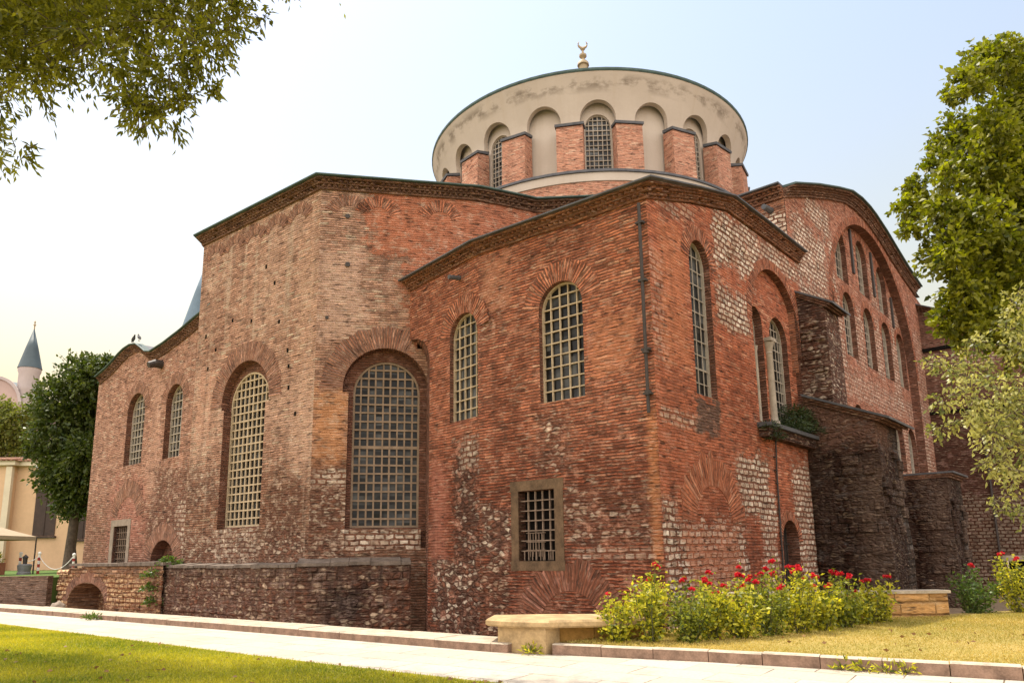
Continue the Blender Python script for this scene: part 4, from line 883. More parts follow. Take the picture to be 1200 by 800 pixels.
# unrolled ring cut into one panel per bay
for k in range(NP):
    t = ((TH0+STEP*k) % (2*math.pi)); c = t*9.2; h = arch(c-.94,c+.94,20.9,24.1,25.02,16); w = STEP*9.2/2
    ex = [(c+x,z) for x in np.linspace(-w*.8,w*.8,5) for z in (25.35,25.7,26.0)] + [(c+sx*(w-.25),z) for sx in (-1,1) for z in (22.2,23.1,23.9,24.6)]
    out = [(c-w,20.8),(c+w,20.8)] + [(c+w,z) for z in (22.2,23.6,24.4,25.0,25.6,26)] + [(c+x,26.36) for x in np.linspace(w,-w,7)] + [(c-w,z) for z in (26,25.6,25.0,24.4,23.6,22.2)]
    panel(mb, DW, out, [h], 0, 0, ex); reveal(mb, DW, h, 0, -.30, 0)
    bx = [(c+x,z) for x in np.linspace(-1.0,1.0,5) for z in (22,23,24,25)]
    B2 = Drum(DC, 9.2, lambda z: 0)
    if k % 2: panel(mb, B2, [(c-1.05,20.8),(c-.5,20.8),(c,20.8),(c+.5,20.8),(c+1.05,20.8),(c+1.05,25.6),(c+.5,25.6),(c,25.6),(c-.5,25.6),(c-1.05,25.6)], [], -.28, 0, bx)
    else:
        gi = arch(c-.7,c+.7,21.35,23.8,24.52,14)
        panel(mb, B2, [(c-1.05,20.8),(c-.5,20.8),(c,20.8),(c+.5,20.8),(c+1.05,20.8),(c+1.05,25.6),(c+.5,25.6),(c,25.6),(c-.5,25.6),(c-1.05,25.6)], [gi], -.26, 0); reveal(mb, B2, gi, -.26, -.5, 0)
drum = mb.build('drum', 'stucco', church, smooth=35)
for k in range(0,NP,2):
    t = ((TH0+STEP*k) % (2*math.pi)); c = t*9.2; gi = arch(c-.7,c+.7,21.35,23.8,24.52,14); q = B2.at(c,0)
    if abs(((t+math.pi) % (2*math.pi))-math.pi - TH0) > R(100): continue
    WW = Wall((DC[0]+9.2*math.cos(t), DC[1]+9.2*math.sin(t)), math.degrees(t)+90)
    window(WW, arch(-.71,.71,21.34,23.8,24.53,14), -.42, church, .235, .29, .042, .06, 'lattice_white', 'glass_pale')
for k in range(NP):
    t = TH0+STEP*(k+.5); p = MB(); rad = Vector((math.cos(t),math.sin(t),0)); tan = Vector((-rad.y,rad.x,0)); ctr = Vector((DC[0],DC[1],0)); w = .69
    def P(r, s, z): return ctr+rad*r+tan*s+Vector((0,0,z))
    p.box8([P(9.05,-w,20.7),P(9.05,w,20.7),P(9.93,w,20.7),P(9.93,-w,20.7),P(9.05,-w,23.55),P(9.05,w,23.55),P(9.87,w,23.38),P(9.87,-w,23.38)],0)
    e = .07; p.box8([P(9.1,-w-e,23.57),P(9.1,w+e,23.57),P(9.95,w+e,23.39),P(9.95,-w-e,23.39),P(9.1,-w-e,23.74),P(9.1,w+e,23.74),P(9.97,w+e,23.52),P(9.97,-w-e,23.52)],1)
    p.build('pier', ['brick_drum','lead'], drum)
lg = MB(); lg.lathe(*DC, [(9.0,20.95),(10.0,20.82),(10.12,20.74),(10.12,20.62),(10.0,20.6)], 80); lg.build('ledge', 'lead', drum, smooth=30)
sb = MB(); sb.lathe(*DC, [(10.04,20.62),(10.04,20.15),(9.98,20.13),(9.9,13)], 80); sb.mi = [0 if i % 3 < 2 else 1 for i in range(len(sb.f))]; sb.build('drum_base', ['stucco','brick_drum'], drum, smooth=30)
rm = MB(); rm.lathe(*DC, [(9.9,26.34),(10.04,26.34),(10.08,26.4),(10.08,26.5),(9.9,26.52)], 96); rm.build('rim', 'green_edge', drum, smooth=30)
dm = MB(); dm.lathe(*DC, [(17.2*math.sin(R(35)*(1-k/12)), 26.5+17.2*(math.cos(R(35)*(1-k/12))-math.cos(R(35)))) for k in range(13)], 64); dome = dm.build('dome', 'lead', church, smooth=40)
fn = MB(); fz = 31.3
fn.lathe(*DC, [(.5,29.3),(.38,29.9),(.33,fz),(.30,fz+1.3),(.28,fz+2.6),(.40,fz+2.62),(.38,fz+2.78),(.24,fz+2.95),(.12,fz+3.05),(.1,fz+3.15),(.25,fz+3.3),(.25,fz+3.42),(.09,fz+3.55),(.06,fz+3.75),(.16,fz+3.85),(.05,fz+3.98),(.0,fz+4.0)], 16)
for s in (-1,1):   # open crescent
    pts = [(DC[0]+.3*math.sin(a)*s, DC[1], fz+4.25-.3*math.cos(a)) for a in np.linspace(0,2.3,8)]; fn.tube(pts, [.09,.085,.08,.07,.06,.05,.035,.015], 6)
fn.build('finial', 'finial', dome, smooth=40)
# square base under the drum
sq = MB(); c = Vector((DC[0],DC[1],0)); ax, ay = Cw.d, Cw.n; hw = 9.6
poly = [tuple((c+ax*sx*hw+ay*sy*hw)[:2]) for sx, sy in ((-1,1),(1,1),(1,-1),(-1,-1))]
sq.prism(poly[::-1], 12, 15.3, m=0); sq.build('drum_base', 'brick_D', drum)

# ------------------------------------------------------------------ leaves
def leaf_mesh(name, C, D, L, Wd, mat, parent=None, tint=None, curl=.25, kind=None):
    """many small folded leaves: centres C, axis directions D, length L, width Wd"""
    n = len(C); D = D/np.maximum(1e-6, np.linalg.norm(D,axis=1,keepdims=True))
    r = RNG.normal(size=(n,3)); S_ = np.cross(D, r); S_ /= np.maximum(1e-6, np.linalg.norm(S_,axis=1,keepdims=True)); N_ = np.cross(S_, D)
    L = np.asarray(L).reshape(-1,1)*np.ones((n,1)); Wd = np.asarray(Wd).reshape(-1,1)*np.ones((n,1))
    v = np.empty((n,4,3)); v[:,0] = C; v[:,1] = C+D*L*.45+S_*Wd*.5+N_*L*curl*.35; v[:,2] = C+D*L-N_*L*curl*.2; v[:,3] = C+D*L*.45-S_*Wd*.5+N_*L*curl*.35
    me = bpy.data.meshes.new(name); me.vertices.add(n*4); me.vertices.foreach_set('co', v.ravel().astype(np.float32))
    me.loops.add(n*4); me.loops.foreach_set('vertex_index', np.arange(n*4, dtype=np.int32)); me.polygons.add(n)
    me.polygons.foreach_set('loop_start', np.arange(0,n*4,4,dtype=np.int32))
    at = me.attributes.new('tint','FLOAT','FACE'); at.data.foreach_set('value', (RNG.random(n) if tint is None else tint).astype(np.float32))
    me.materials.append(M_[mat]); me.update(calc_edges=True); me.validate()
    o = bpy.data.objects.new(name, me); col.objects.link(o)
    if parent: o.parent = parent; o.matrix_parent_inverse = parent.matrix_world.inverted()
    if kind: o['kind'] = kind
    return o
def unit(n): a = RNG.normal(size=(n,3)); return a/np.linalg.norm(a,axis=1,keepdims=True)
def sprays(clumps, dens, per=10, droop=.25, up=.15, spread=.5, tl=.5):
    """leaf positions on twigs filling each clump (x,y,z,r); returns C, D, tint, twig list"""
    CC, DD, TT, tw = [], [], [], []
    for (x,y,z,r) in clumps:
        k = max(5, int(dens*r*r))
        d = unit(k); d[:,2] += up; d /= np.linalg.norm(d,axis=1,keepdims=True)
        base = np.array([x,y,z]) + d*(r*RNG.uniform(.15,.75,(k,1)))
        ln = r*tl*RNG.uniform(.6,1.4,(k,1)); tone = RNG.uniform(0,1,k)
        for j in range(per):
            t = (j+RNG.random(k))/per; p = base + d*ln*t[:,None]; p[:,2] -= droop*(t**2)*ln[:,0]
            p += RNG.normal(size=(k,3))*.05*spread*2*r**.3
            dd = d*.6 + RNG.normal(size=(k,3))*spread; dd[:,2] -= droop
            CC.append(p); DD.append(dd); TT.append(np.clip(tone*.6+RNG.random(k)*.4, 0, 1))
        tw += [(b, b+dv*l) for b, dv, l in zip(base[:14], d[:14], ln[:14])]
    return np.concatenate(CC), np.concatenate(DD), np.concatenate(TT), tw
def tree(name, label, trunk_base, top_pt, r0_, clumps, leaf, mat, dens, per, jit=.8, group=None, cat='tree', droop=.25, spread=.5, tl=.5, limbs=16):
    t = empty(name, trunk_base, label, cat, group)
    cs = [(x, y+random.uniform(-jit,jit), z, r) for x,y,z,r in clumps]
    mb = MB(); b = Vector(trunk_base); tp = Vector(top_pt); 
    pts = [b.lerp(tp, k/7)+Vector((random.uniform(-.12,.12),random.uniform(-.12,.12),0))*(0 < k < 7) for k in range(8)]
    mb.tube(pts, [r0_*1.35]+[r0_*(1-.09*k) for k in range(1,8)], 10)
    for (x,y,z,r) in sorted(cs, key=lambda c: -c[3])[:limbs]:
        e = Vector((x,y,z)); f = min(.95, max(.35, (z-b.z)/(tp.z-b.z)*.62)); s = b.lerp(tp, f); m = s.lerp(e,.5)+Vector((0,0,.1*(e-s).length))
        mb.tube([s, s.lerp(m,.5), m, m.lerp(e,.55), e], [r0_*.3,r0_*.2,r0_*.12,r0_*.07,.01], 6, cap=False)
    C, D, T, tw = sprays(cs, dens, per, droop, spread=spread, tl=tl)
    for a, c in tw: mb.tube([a, (Vector(a)+Vector(c))/2, c], [.012,.008,.004], 3, cap=False)
    mb.build('trunk', 'bark', t, smooth=60)
    leaf_mesh('crown', C, D, leaf[0]*RNG.uniform(.5,1.4,len(C)), leaf[1]*RNG.uniform(.75,1.2,len(C)), mat, t, T)
    return t
over = [(-8.3,11.0,10.57,.61),(-7.58,11.0,10.59,.61),(-6.85,11.0,10.55,.61),(-6.13,11.0,10.57,.61),(-5.49,11.0,10.66,.61),(-4.81,11.0,10.75,.41),(-4.32,11.0,10.8,.23),(-8.23,11.0,9.73,.43),(-7.91,10.5,8.64,.3),(-7.82,10.5,8.02,.21),(-7.68,11.0,9.88,.37),(-6.41,10.5,9.49,.41),(-5.84,10.5,9.18,.46),(-5.35,10.5,9.29,.46),(-4.88,10.5,9.68,.38),(-5.86,10.5,8.64,.3),(-5.5,10.5,8.78,.32),(-5.6,10.5,8.31,.16),(-5.13,10.5,8.99,.27),(-4.73,10.5,9.07,.14),(-6.19,10.5,9.0,.22),(-4.62,10.5,9.93,.3),(-8.96,11.0,10.09,.72),(-8.79,11.0,8.67,.42),(-8.57,12.0,12.83,.97),(-7.12,12.0,12.8,.96),(-5.66,12.0,12.6,.8),(-10.16,12.0,12.67,.96),(-9.72,12.0,14.36,1.31),(-7.74,12.0,14.33,1.31),(-11.19,12.0,10.88,1.25),(-11.61,12.0,13.81,1.63)]
shade = [(x+.55*k*j*0-.25*j, y-1.75*j, 15.6+.2*math.sin(3*x+j), 1.05) for j in range(3) for k, (x,y) in enumerate([(-14.9,16.8),(-13,16.0),(-11.1,15.2),(-9.3,14.5),(-7.7,13.8),(-6.2,13.2),(-4.8,12.6)])]
shade = [(x,y+1.0,z,r) for x,y,z,r in shade]
over += [(-12.5+2.6*i+.6*(j%2), 3.2+2.5*j, 16.2+.6*math.sin(2*i+3*j), 1.55) for i in range(5) for j in range(4)]
over += shade + [(x-.4,y-.9,z+.5,r) for x,y,z,r in shade] + [(x+.5,y-.6,z-.2,r) for x,y,z,r in shade]
tree('overhanging_tree', 'overhanging tree with small dark olive leaves hanging across the upper left sky', (-11.5,9.5,0), (-9.5,11.5,13.5), .34, over, (.15,.052), 'leaf_over', 185, 10, .3, droop=.5, spread=.42, tl=.8)
right = [(10.07,13.5,11.7,.53),(10.84,14.0,12.06,.64),(9.66,13.5,11.02,.49),(8.89,13.2,10.44,.41),(8.44,13.0,10.0,.23),(9.35,13.5,9.97,.65),(10.07,13.5,10.15,.77),(8.65,13.2,9.15,.4),(8.06,13.0,8.69,.26),(9.02,13.5,8.68,.71),(9.86,13.5,8.66,.85),(7.85,13.0,8.22,.26),(8.04,13.0,7.81,.45),(7.62,13.0,7.66,.23),(8.55,13.0,7.38,.67),(9.69,13.5,7.41,.75),(8.01,13.0,6.87,.45),(8.42,13.0,6.36,.57),(9.04,13.0,6.27,.54),(8.12,13.0,6.2,.28),(11.5,14.0,10.95,1.0),(11.16,14.0,9.29,1.06),(10.88,14.0,7.43,1.03),(13.5,15.0,11.9,1.3),(13.15,15.0,10.23,1.52),(12.76,15.0,7.82,1.47),(12.2,14.6,11.6,.95),(13.6,15.0,11.6,1.4),(8.3,13,5.9,.45),(8.9,13,5.75,.5),(9.6,13,5.5,.55),(9.9,13.5,6.5,.75),(9.9,13.5,9.4,.7),(9.2,13.3,9.35,.55),(10.4,13.6,8.0,.9),(10.6,13.8,10.4,.8),(9.0,12.7,5.3,.55),(9.6,12.7,5.0,.6),(8.6,12.9,5.6,.4),(8.1,13,7.1,.45),(8.0,13,8.3,.4),(9.2,13,6.9,.6)]
tree('leafy_tree', 'tall yellow green broadleaf tree at right, its crown in front of the gabled north wall', (12.2,14.2,.1), (11.4,14.2,11.5), .3, right, (.118,.08), 'leaf_maple', 400, 9, .85, droop=.3, spread=.55, tl=.34)
pale = [(7.82,11.0,5.35,.27),(7.86,11.0,4.66,.33),(7.24,11.0,4.46,.29),(6.65,10.8,4.32,.26),(6.37,10.8,3.83,.17),(6.71,10.8,3.82,.31),(7.29,11.0,3.86,.42),(7.73,11.0,3.72,.39),(6.58,10.8,3.5,.2),(6.9,10.8,3.3,.3),(7.46,11.0,3.2,.39),(6.87,11.0,3.6,.16),(7.03,10.8,2.86,.25),(7.52,11.0,2.68,.31),(7.18,10.8,2.29,.17),(7.41,10.8,2.16,.19),(8.53,11.3,4.59,.54),(8.32,11.3,3.23,.53),(9.12,11.5,3.94,.68),(7.49,11.0,4.87,.19),(7.22,11.0,4.8,.19),(6.47,10.8,4.49,.13)]
tree('pale_leaved_tree', 'low tree with small pale silvery green leaves hanging below the tall broadleaf tree', (9.3,11.4,.1), (8.9,11.4,5.2), .13, pale, (.08,.042), 'leaf_pale', 330, 9, .4, droop=.45, spread=.6)

# ------------------------------------------------------------------ bench / low bed walls
bn = empty('stone_bench', (.5,13.4,0), 'worn pale stone bench slab on an ochre block beside the kerb', 'bench')
def slabpoly(mb, poly, z0, z1, bev=.035):
    cx = sum(p[0] for p in poly)/len(poly); cy = sum(p[1] for p in poly)/len(poly); 
    ins = [(p[0]+(cx-p[0])*bev, p[1]+(cy-p[1])*bev*1.6) for p in poly]; n = len(poly)
    lv = [(ins,z0),(poly,z0+.03),(poly,z1-.035),(ins,z1)]
    for (pa,za),(pb,zb) in zip(lv, lv[1:]):
        for i in range(n):
            j = (i+1) % n; mb.face([(*pa[i],za),(*pa[j],za),(*pb[j],zb),(*pb[i],zb)])
    mb.face([(*p,z1) for p in ins]); mb.face([(*p,z0) for p in ins[::-1]])
sl = MB(); slabpoly(sl, [(-.52,13.56),(-.15,13.2),(.3,12.98),(.58,12.88),(.72,12.97),(1.4,13.02),(2.3,13.12),(2.35,13.85),(2.0,14.2),(.6,14.4),(-.42,14.35)], .42, .55); sl.build('slab', 'bench_stone', bn)
sp = MB(); sp.prism([(-.3,13.5),(.52,12.97),(.78,13.3),(.1,13.85)], -.1, .42); sp.build('support', 'bench_stone', bn)
sp = MB(); sp.prism([(.6,13.42),(1.4,13.5),(1.42,14.0),(.5,14.0)], -.1, .418); sp.prism([(1.41,13.51),(2.3,13.6),(2.3,14.0),(1.43,14.0)], -.1, .416); sp.build('support', 'bench_ochre', bn)
rw = MB(); rw.prism([(4.6,16.35),(9.35,16.35),(9.35,16.75),(4.6,16.75)], 0, .72)
wl = rw.build('low_wall', 'yellow_block'); tag(wl, 'low ochre block wall with a pale coping behind the rose bed', 'wall')
cp = MB(); cp.box(6.98,16.55,.755,4.85,.5,.06); cp.build('coping', 'kerb_top', wl)
# left terrace wall
tw_ = MB(); tw_.prism([(-60,32.9),(-20.4,32.9),(-20.4,33.29),(-60,33.29)], -.77, 1.02); o = tw_.build('terrace_wall', 'terrace_brick'); tag(o, 'low brown brick terrace wall running left from the church plinth', 'wall')

# ------------------------------------------------------------------ roses
def bush(name, label, x, y, z, h, w, nleaf, flowers, group, leafs=(.085,.05), mat='leaf_rose', flower=True):
    b = empty(name, (x,y,z), label, 'bush', group); mb = MB(); CC, DD = [], []
    ns = 15; tips = []
    for i in range(ns):
        a = random.uniform(0,2*math.pi); rr_ = w*math.sqrt(random.random())*.8; tip = Vector((x+rr_*math.cos(a), y+rr_*math.sin(a)*.8, z+h*random.choice((.5,.62,.75,.85,.95,1.12))*(1-.25*(rr_/w)**2)))
        p0 = Vector((x+rr_*.25*math.cos(a), y+rr_*.25*math.sin(a), z-.05)); mid = p0.lerp(tip,.5)+Vector((random.uniform(-.06,.06),random.uniform(-.06,.06),.04)); mb.tube([p0,mid,tip], [.012,.009,.004], 4, cap=False); tips.append(tip)
        k = nleaf//ns; t = RNG.beta(1.6,1.0,k); P = np.array(p0)[None]*((1-t)**2)[:,None]+2*np.array(mid)[None]*(t*(1-t))[:,None]+np.array(tip)[None]*(t**2)[:,None]
        P = P+RNG.normal(size=(k,3))*np.array([.085,.085,.06]); P[:,2] = np.maximum(P[:,2], z+.03); CC.append(P)
        d = RNG.normal(size=(k,3)); d[:,2] = d[:,2]*.6+.15; DD.append(d)
    mb.build('stems', 'stem', b)
    C = np.concatenate(CC); D = np.concatenate(DD); leaf_mesh('foliage', C, D, leafs[0]*RNG.uniform(.6,1.25,len(C)), leafs[1]*RNG.uniform(.7,1.2,len(C)), mat, b)
    if flower:
        tips.sort(key=lambda q: -q.z+random.uniform(0,.25)); tips = [q+Vector((random.uniform(-.07,.07),random.uniform(-.07,.07),random.uniform(-.06,.02)))*(j % 2) for q in tips for j in range(2)]
        for tip in tips[:flowers]:
            n = 26; c = np.array(tip)+np.array([0,0,.03]); d = unit(n); d[:,2] = np.abs(d[:,2])*.8+.1
            leaf_mesh('flower', c+d*.008, d, .062*RNG.uniform(.7,1.1,n), .058, 'petal', b, curl=.5)
    return b
front = [(1.75,13.15,.82,1),(2.35,13.05,1.18,2),(2.95,12.95,.78,1),(3.4,13.2,.92,3),(3.95,13.3,.74,2),(4.55,13.6,.95,6),(5.15,13.95,1.06,7),(5.75,14.3,.82,3),(6.35,14.7,.95,4),(6.95,15.15,.72,2),(7.5,15.5,.84,5)]
rear = [(2.6,13.9,.9,2),(3.3,14.0,1.05,5),(4.0,14.3,.95,8),(4.8,14.7,1.18,10),(5.6,15.2,1.0,8),(6.4,15.6,.95,5)]
gname = 'red rose bushes in the bed along the chapel foot'
for i, (x,y,h,fl) in enumerate(front):
    lab = ['red rose bush at the left end of the bed, hiding the end of the stone bench','tallest front rose bush just right of the stone bench, one red bloom on its crown'][i] if i < 2 else 'front rose bush number'
    bush('rose_bush', lab, x, y, .17, h*1.0, .5, (1150,850,1300)[i % 3], fl, gname, leafs=((.085,.05),(.10,.055),(.075,.05))[i % 3], mat=('leaf_rose','leaf_rose_deep','leaf_rose')[(i*2) % 3])
for i, (x,y,h,fl) in enumerate(rear):
    bush('rose_bush', 'rear', x, y, .2, h, .5, 800, fl, gname, mat='leaf_rose_deep' if i % 2 else 'leaf_rose')
rb = [o for o in bpy.data.objects if o.name.startswith('rose_bush')]
labs = ['leftmost rose bush in the bed, half hiding the end of the stone bench',
 'tall front rose bush right of the bench, leaning up before the chapel corner',
 'lower front rose bush, third from the bench, nearest the kerb',
 'front rose bush fourth from the bench, with dark shaded leaves at its foot',
 'front rose bush fifth from the bench, below the white stone patch of the chapel corner',
 'front rose bush sixth from the bench, left of the dark arched door',
 'front rose bush seventh from the bench, with blooms below the dark arched door',
 'front rose bush eighth from the bench, in front of the tall dark buttress',
 'front rose bush ninth from the bench, third from the right end of the row',
 'front rose bush second from the right end of the bed, before the low ochre wall',
 'rightmost rose bush of the bed, beside the bare end of the low ochre wall',
 'rear rose bush nearest the bench, behind the tall front bush',
 'rear rose bush second from the bench, close below the chapel corner',
 'rear rose bush third from the bench, crowded with red blooms',
 'rear rose bush below the dark arched door with the thickest cluster of red blooms',
 'rear rose bush just right of the dark arched door',
 'rightmost rear rose bush, against the foot of the dark buttress']
for o, l in zip(rb, labs): o['label'] = l
for (x,y,h,fl,l) in ((10.4,17.2,1.05,2,'shaded dark green rose bush just right of the low ochre wall'),(11.5,17.1,1.35,4,'taller sunlit rose bush with pale top leaves at the right edge of the lawn'),(12.5,17.2,1.1,3,'rose bush at the far right edge, cut by the picture border')):
    bush('rose_bush', l, x, y, .15, h, .7, 1500, fl, 'rose bushes right of the low wall', mat='leaf_rose' if x > 11 else 'leaf_weed')

# ------------------------------------------------------------------ plants on the church, weeds
def clump_plant(name, label, pts, n, leaf, mat, r, drop=0., cat='plant'):
    o = empty(name, pts[0], label, cat); CC, DD = [], []; sm = MB()
    for p in pts:
        d = unit(n); d[:,2] = np.abs(d[:,2])*.8-drop; t = RNG.random((n,1))**.6; C = np.array(p)+d*r*t; CC.append(C); DD.append(d*.8+RNG.normal(size=(n,3))*.4)
        for k in range(6): sm.tube([p, tuple(np.array(p)+d[k]*r*.8)], [.01,.004], 3, cap=False)
    sm.build('stems', 'stem', o); C = np.concatenate(CC); leaf_mesh('foliage', C, np.concatenate(DD), leaf[0]*RNG.uniform(.6,1.3,len(C)), leaf[1], mat, o); return o
clump_plant('fern', 'dark fern tuft growing on the ledge below the paired lights', [Cw.at(8.9,5.75,.1),Cw.at(9.5,5.8,.05),Cw.at(10.1,5.75,.15),Cw.at(9.7,6.3,-.15),Cw.at(10.2,6.2,-.1)], 420, (.16,.035), 'leaf_fern', .62, .1)
clump_plant('fern', 'small dark tuft at the left end of the window ledge', [Cw.at(6.4,5.5,.3),Cw.at(6.7,5.2,.35)], 220, (.12,.03), 'leaf_fern', .38, .3)
pv = PW.at(LP-.5,1.1,.15)
clump_plant('creeper', 'green creeper hanging down the joint of the plinth left of the apse', [pv, pv-Vector((0,0,.5)), pv-Vector((-.1,0,1.0)), pv+Vector((.5,.2,.5)), pv+Vector((.9,.3,.35))], 170, (.12,.075), 'leaf_weed', .42, .35)
clump_plant('weed', 'small bright weed growing at the kerb in front of the bench', [(.28,12.98,.03)], 60, (.12,.03), 'leaf_rose', .17)
clump_plant('weed', 'low green weed along the foot of the right hand kerb', [(4.62,10.86,.02),(4.85,10.74,.02),(5.1,10.58,.02),(5.3,10.46,.02)], 60, (.09,.03), 'leaf_rose', .16)
clump_plant('weed', 'tiny green weed at the foot of the left hand kerb', [(-12.2,21.8,.02),(-11.9,21.55,.02)], 50, (.12,.04), 'leaf_weed', .2)

# ------------------------------------------------------------------ grass
def grass(name, poly, n, h, w, mat, zf, clear=None, patch=1.2):
    xs = [p[0] for p in poly]; ys = [p[1] for p in poly]; P = np.empty((0,2))
    px = np.array(poly)
    while len(P) < n:
        q = np.column_stack([RNG.uniform(min(xs),max(xs),n), RNG.uniform(min(ys),max(ys),n)])
        c = np.zeros(len(q), bool)
        for i in range(len(poly)):
            x1,y1 = px[i]; x2,y2 = px[i-1]
            cond = ((y1 > q[:,1]) != (y2 > q[:,1])) & (q[:,0] < (x2-x1)*(q[:,1]-y1)/(y2-y1+1e-12)+x1); c ^= cond
        P = np.vstack([P, q[c]])
    P = P[:n]; z = zf(P)
    C = np.column_stack([P, z-.005]); D = RNG.normal(size=(n,3))*.8; D[:,2] = 1
    pat = .5+.5*np.sin(P[:,0]*patch+np.sin(P[:,1]*.9)*2)*np.sin(P[:,1]*patch*1.3+P[:,0]*.4)
    T = np.clip(pat*.5+RNG.random(n)*.55, 0, 1)
    leaf_mesh(name, C, D, h*RNG.uniform(.5,1.3,n), w, mat, None, T, curl=.15, kind='stuff')
grass('grass', [(-14.2,20.6),(-9.5,17.1),(-4.9,13.5),(-2.7,11.85),(-.5,10.27),(.6,9.4),(-1,8.3),(-9,8.3),(-16,14)], 150000, .06, .011, 'grass', lambda P: np.zeros(len(P)))
grass('grass', [(.8,13.1),(2.97,12.02),(6.5,10.02),(10,8.1),(14,9),(14,17.5),(9.5,16.4),(6,16),(3,14.6)], 110000, .05, .011, 'drygrass', lambda P: .14+.1*np.clip((P[:,1]-11.5)/5,0,1))
# fallen leaves
n = 260; P = np.column_stack([RNG.uniform(-11,9,n), RNG.uniform(8.8,15,n)]); kf_ = np.interp(P[:,0],[k[0] for k in KF],[k[1] for k in KF]); le_ = np.interp(P[:,0],[k[0] for k in LE],[k[1] for k in LE]); P = P[(P[:,1] < le_-.1) | ((P[:,1] > kf_+.5) & (P[:,0] > 3) & (P[:,1] < 14))]
leaf_mesh('fallen_leaves', np.column_stack([P, np.where(P[:,0] > 2.9, .24, .035)]), np.column_stack([RNG.normal(size=(len(P),2)), np.zeros(len(P))+.1]), .085, .055, 'fallen', None, kind='stuff')

# ------------------------------------------------------------------ background left
yb = empty('yellow_building', (-40,60,1), 'yellow plastered house with tiled eaves behind the left tree', 'house')
mb = MB(); mb.prism([(-62,60.0),(-41.0,60.0),(-41.0,60.6),(-26,60.6),(-26,72),(-62,72)], .9, 9.4); mb.build('wall', 'yellow', yb)
tm = MB(); tm.prism([(-62,59.6),(-40.6,59.6),(-40.6,60.2),(-25.6,60.2),(-25.6,72),(-62,72)], 9.402, 9.75); tm.box(-41.15,59.93,5.1,.5,.3,8.4); tm.build('eaves', 'yellow_trim', yb)
rt = MB(); rt.face([(-62,59.4,9.76),(-40.4,59.4,9.76),(-40.4,60.1,9.76),(-25.4,60.1,9.76),(-25.4,66,10.75),(-62,66,10.75)]); 
for k in range(90): x = -62+.4*k; y0 = 59.38 if x < -40.5 else 60.06; rt.tube([(x,y0,9.83),(x,65.9,10.82)], .1, 6)
rt.face([(-62,66,10.75),(-25.4,66,10.75),(-25.4,72.4,9.76),(-62,72.4,9.76)]); rt.build('roof', 'tiles', yb)
for x0, x1, z0, z1, yy in ((-39.2,-37.4,3.7,7.6,60.6),(-35.9,-34.3,3.4,7.2,60.6),(-44.2,-42.3,1.0,3.4,60.0)):
    w = MB(); w.box((x0+x1)/2,yy-.02,(z0+z1)/2,x1-x0,.1,z1-z0); wo = w.build('window', 'dark_window', yb)
    s = MB(); s.box((x0+x1)/2,yy-.1,z0-.12,x1-x0+.3,.28,.16); s.box((x0+x1)/2,yy-.08,(z0+z1)/2,.09,.06,z1-z0-.02); s.build('frame', 'dark_window', wo)
def minaret(loc, h_sh, r, h_cone, label, cone_mat, dr_=0):
    o = empty('minaret', loc, label, 'minaret'); x, y, z = loc
    s = MB(); s.lathe(x,y,[(r*1.15,z),(r*1.1,z+h_sh*.7),(r*1.45,z+h_sh*.735),(r*1.45,z+h_sh*.75),(r,z+h_sh*.752),(r,z+h_sh*.88),(r*1.05,z+h_sh*.885),(r,z+h_sh*.9),(r,z+h_sh*.97),(r*1.12,z+h_sh*.985),(r*1.12,z+h_sh)],20); s.build('shaft', 'minaret', o, smooth=40)
    c = MB(); c.lathe(x,y,[(r*1.2,z+h_sh),(r*1.18,z+h_sh+.1),(r*.62,z+h_sh+h_cone*.5),(0,z+h_sh+h_cone)],20); cn = c.build('spire', cone_mat, o, smooth=40)
    f = MB(); f.lathe(x,y,[(.12,z+h_sh+h_cone-.3),(.12,z+h_sh+h_cone+.4),(.3,z+h_sh+h_cone+.6),(.08,z+h_sh+h_cone+.9),(.2,z+h_sh+h_cone+1.2),(0,z+h_sh+h_cone+1.6)],10); f.build('finial', 'finial', cn)
minaret((-101.3,150,1), 40.4, 1.9, 9.0, 'distant pale minaret with a dark pointed spire above the left trees', 'spire_lead')
minaret((-28.5,66,1), 21.0, 1.9, 8.5, 'blue grey pointed minaret spire peeping out behind the apse left edge', 'blue_lead')
pk = empty('distant_church', (-112,150,1), 'far pink domed building with a rounded gable left of the minaret', 'church')
w = MB(); Wp = Wall((-118,148),0); panel(w, Wp, [(0,-30+30)] + [(16.9,0)] + [(16.9,33.2)] + [(10.9+6*math.cos(math.pi*k/16), 33.2+6.0*math.sin(math.pi*k/16)) for k in range(17)] + [(0,33.2)]); w.prism([(-118,148.01),(-101.1,148.01),(-101.1,165),(-118,165)], 0, 33.15); w.build('wall', 'pink', pk)
d = MB(); d.lathe(-112,160,[(8.5*math.cos(math.pi/2*k/8),33+8*math.sin(math.pi/2*k/8)) for k in range(9)],24); d.build('dome', 'spire_lead', pk, smooth=40)
g = MB(); Wq = Wall((-118,147.9),0); ring(g, Wq, 10.9, 33.2, 5.7, .6, 0, 180, off=.3); g.build('gable_trim', 'minaret', pk)
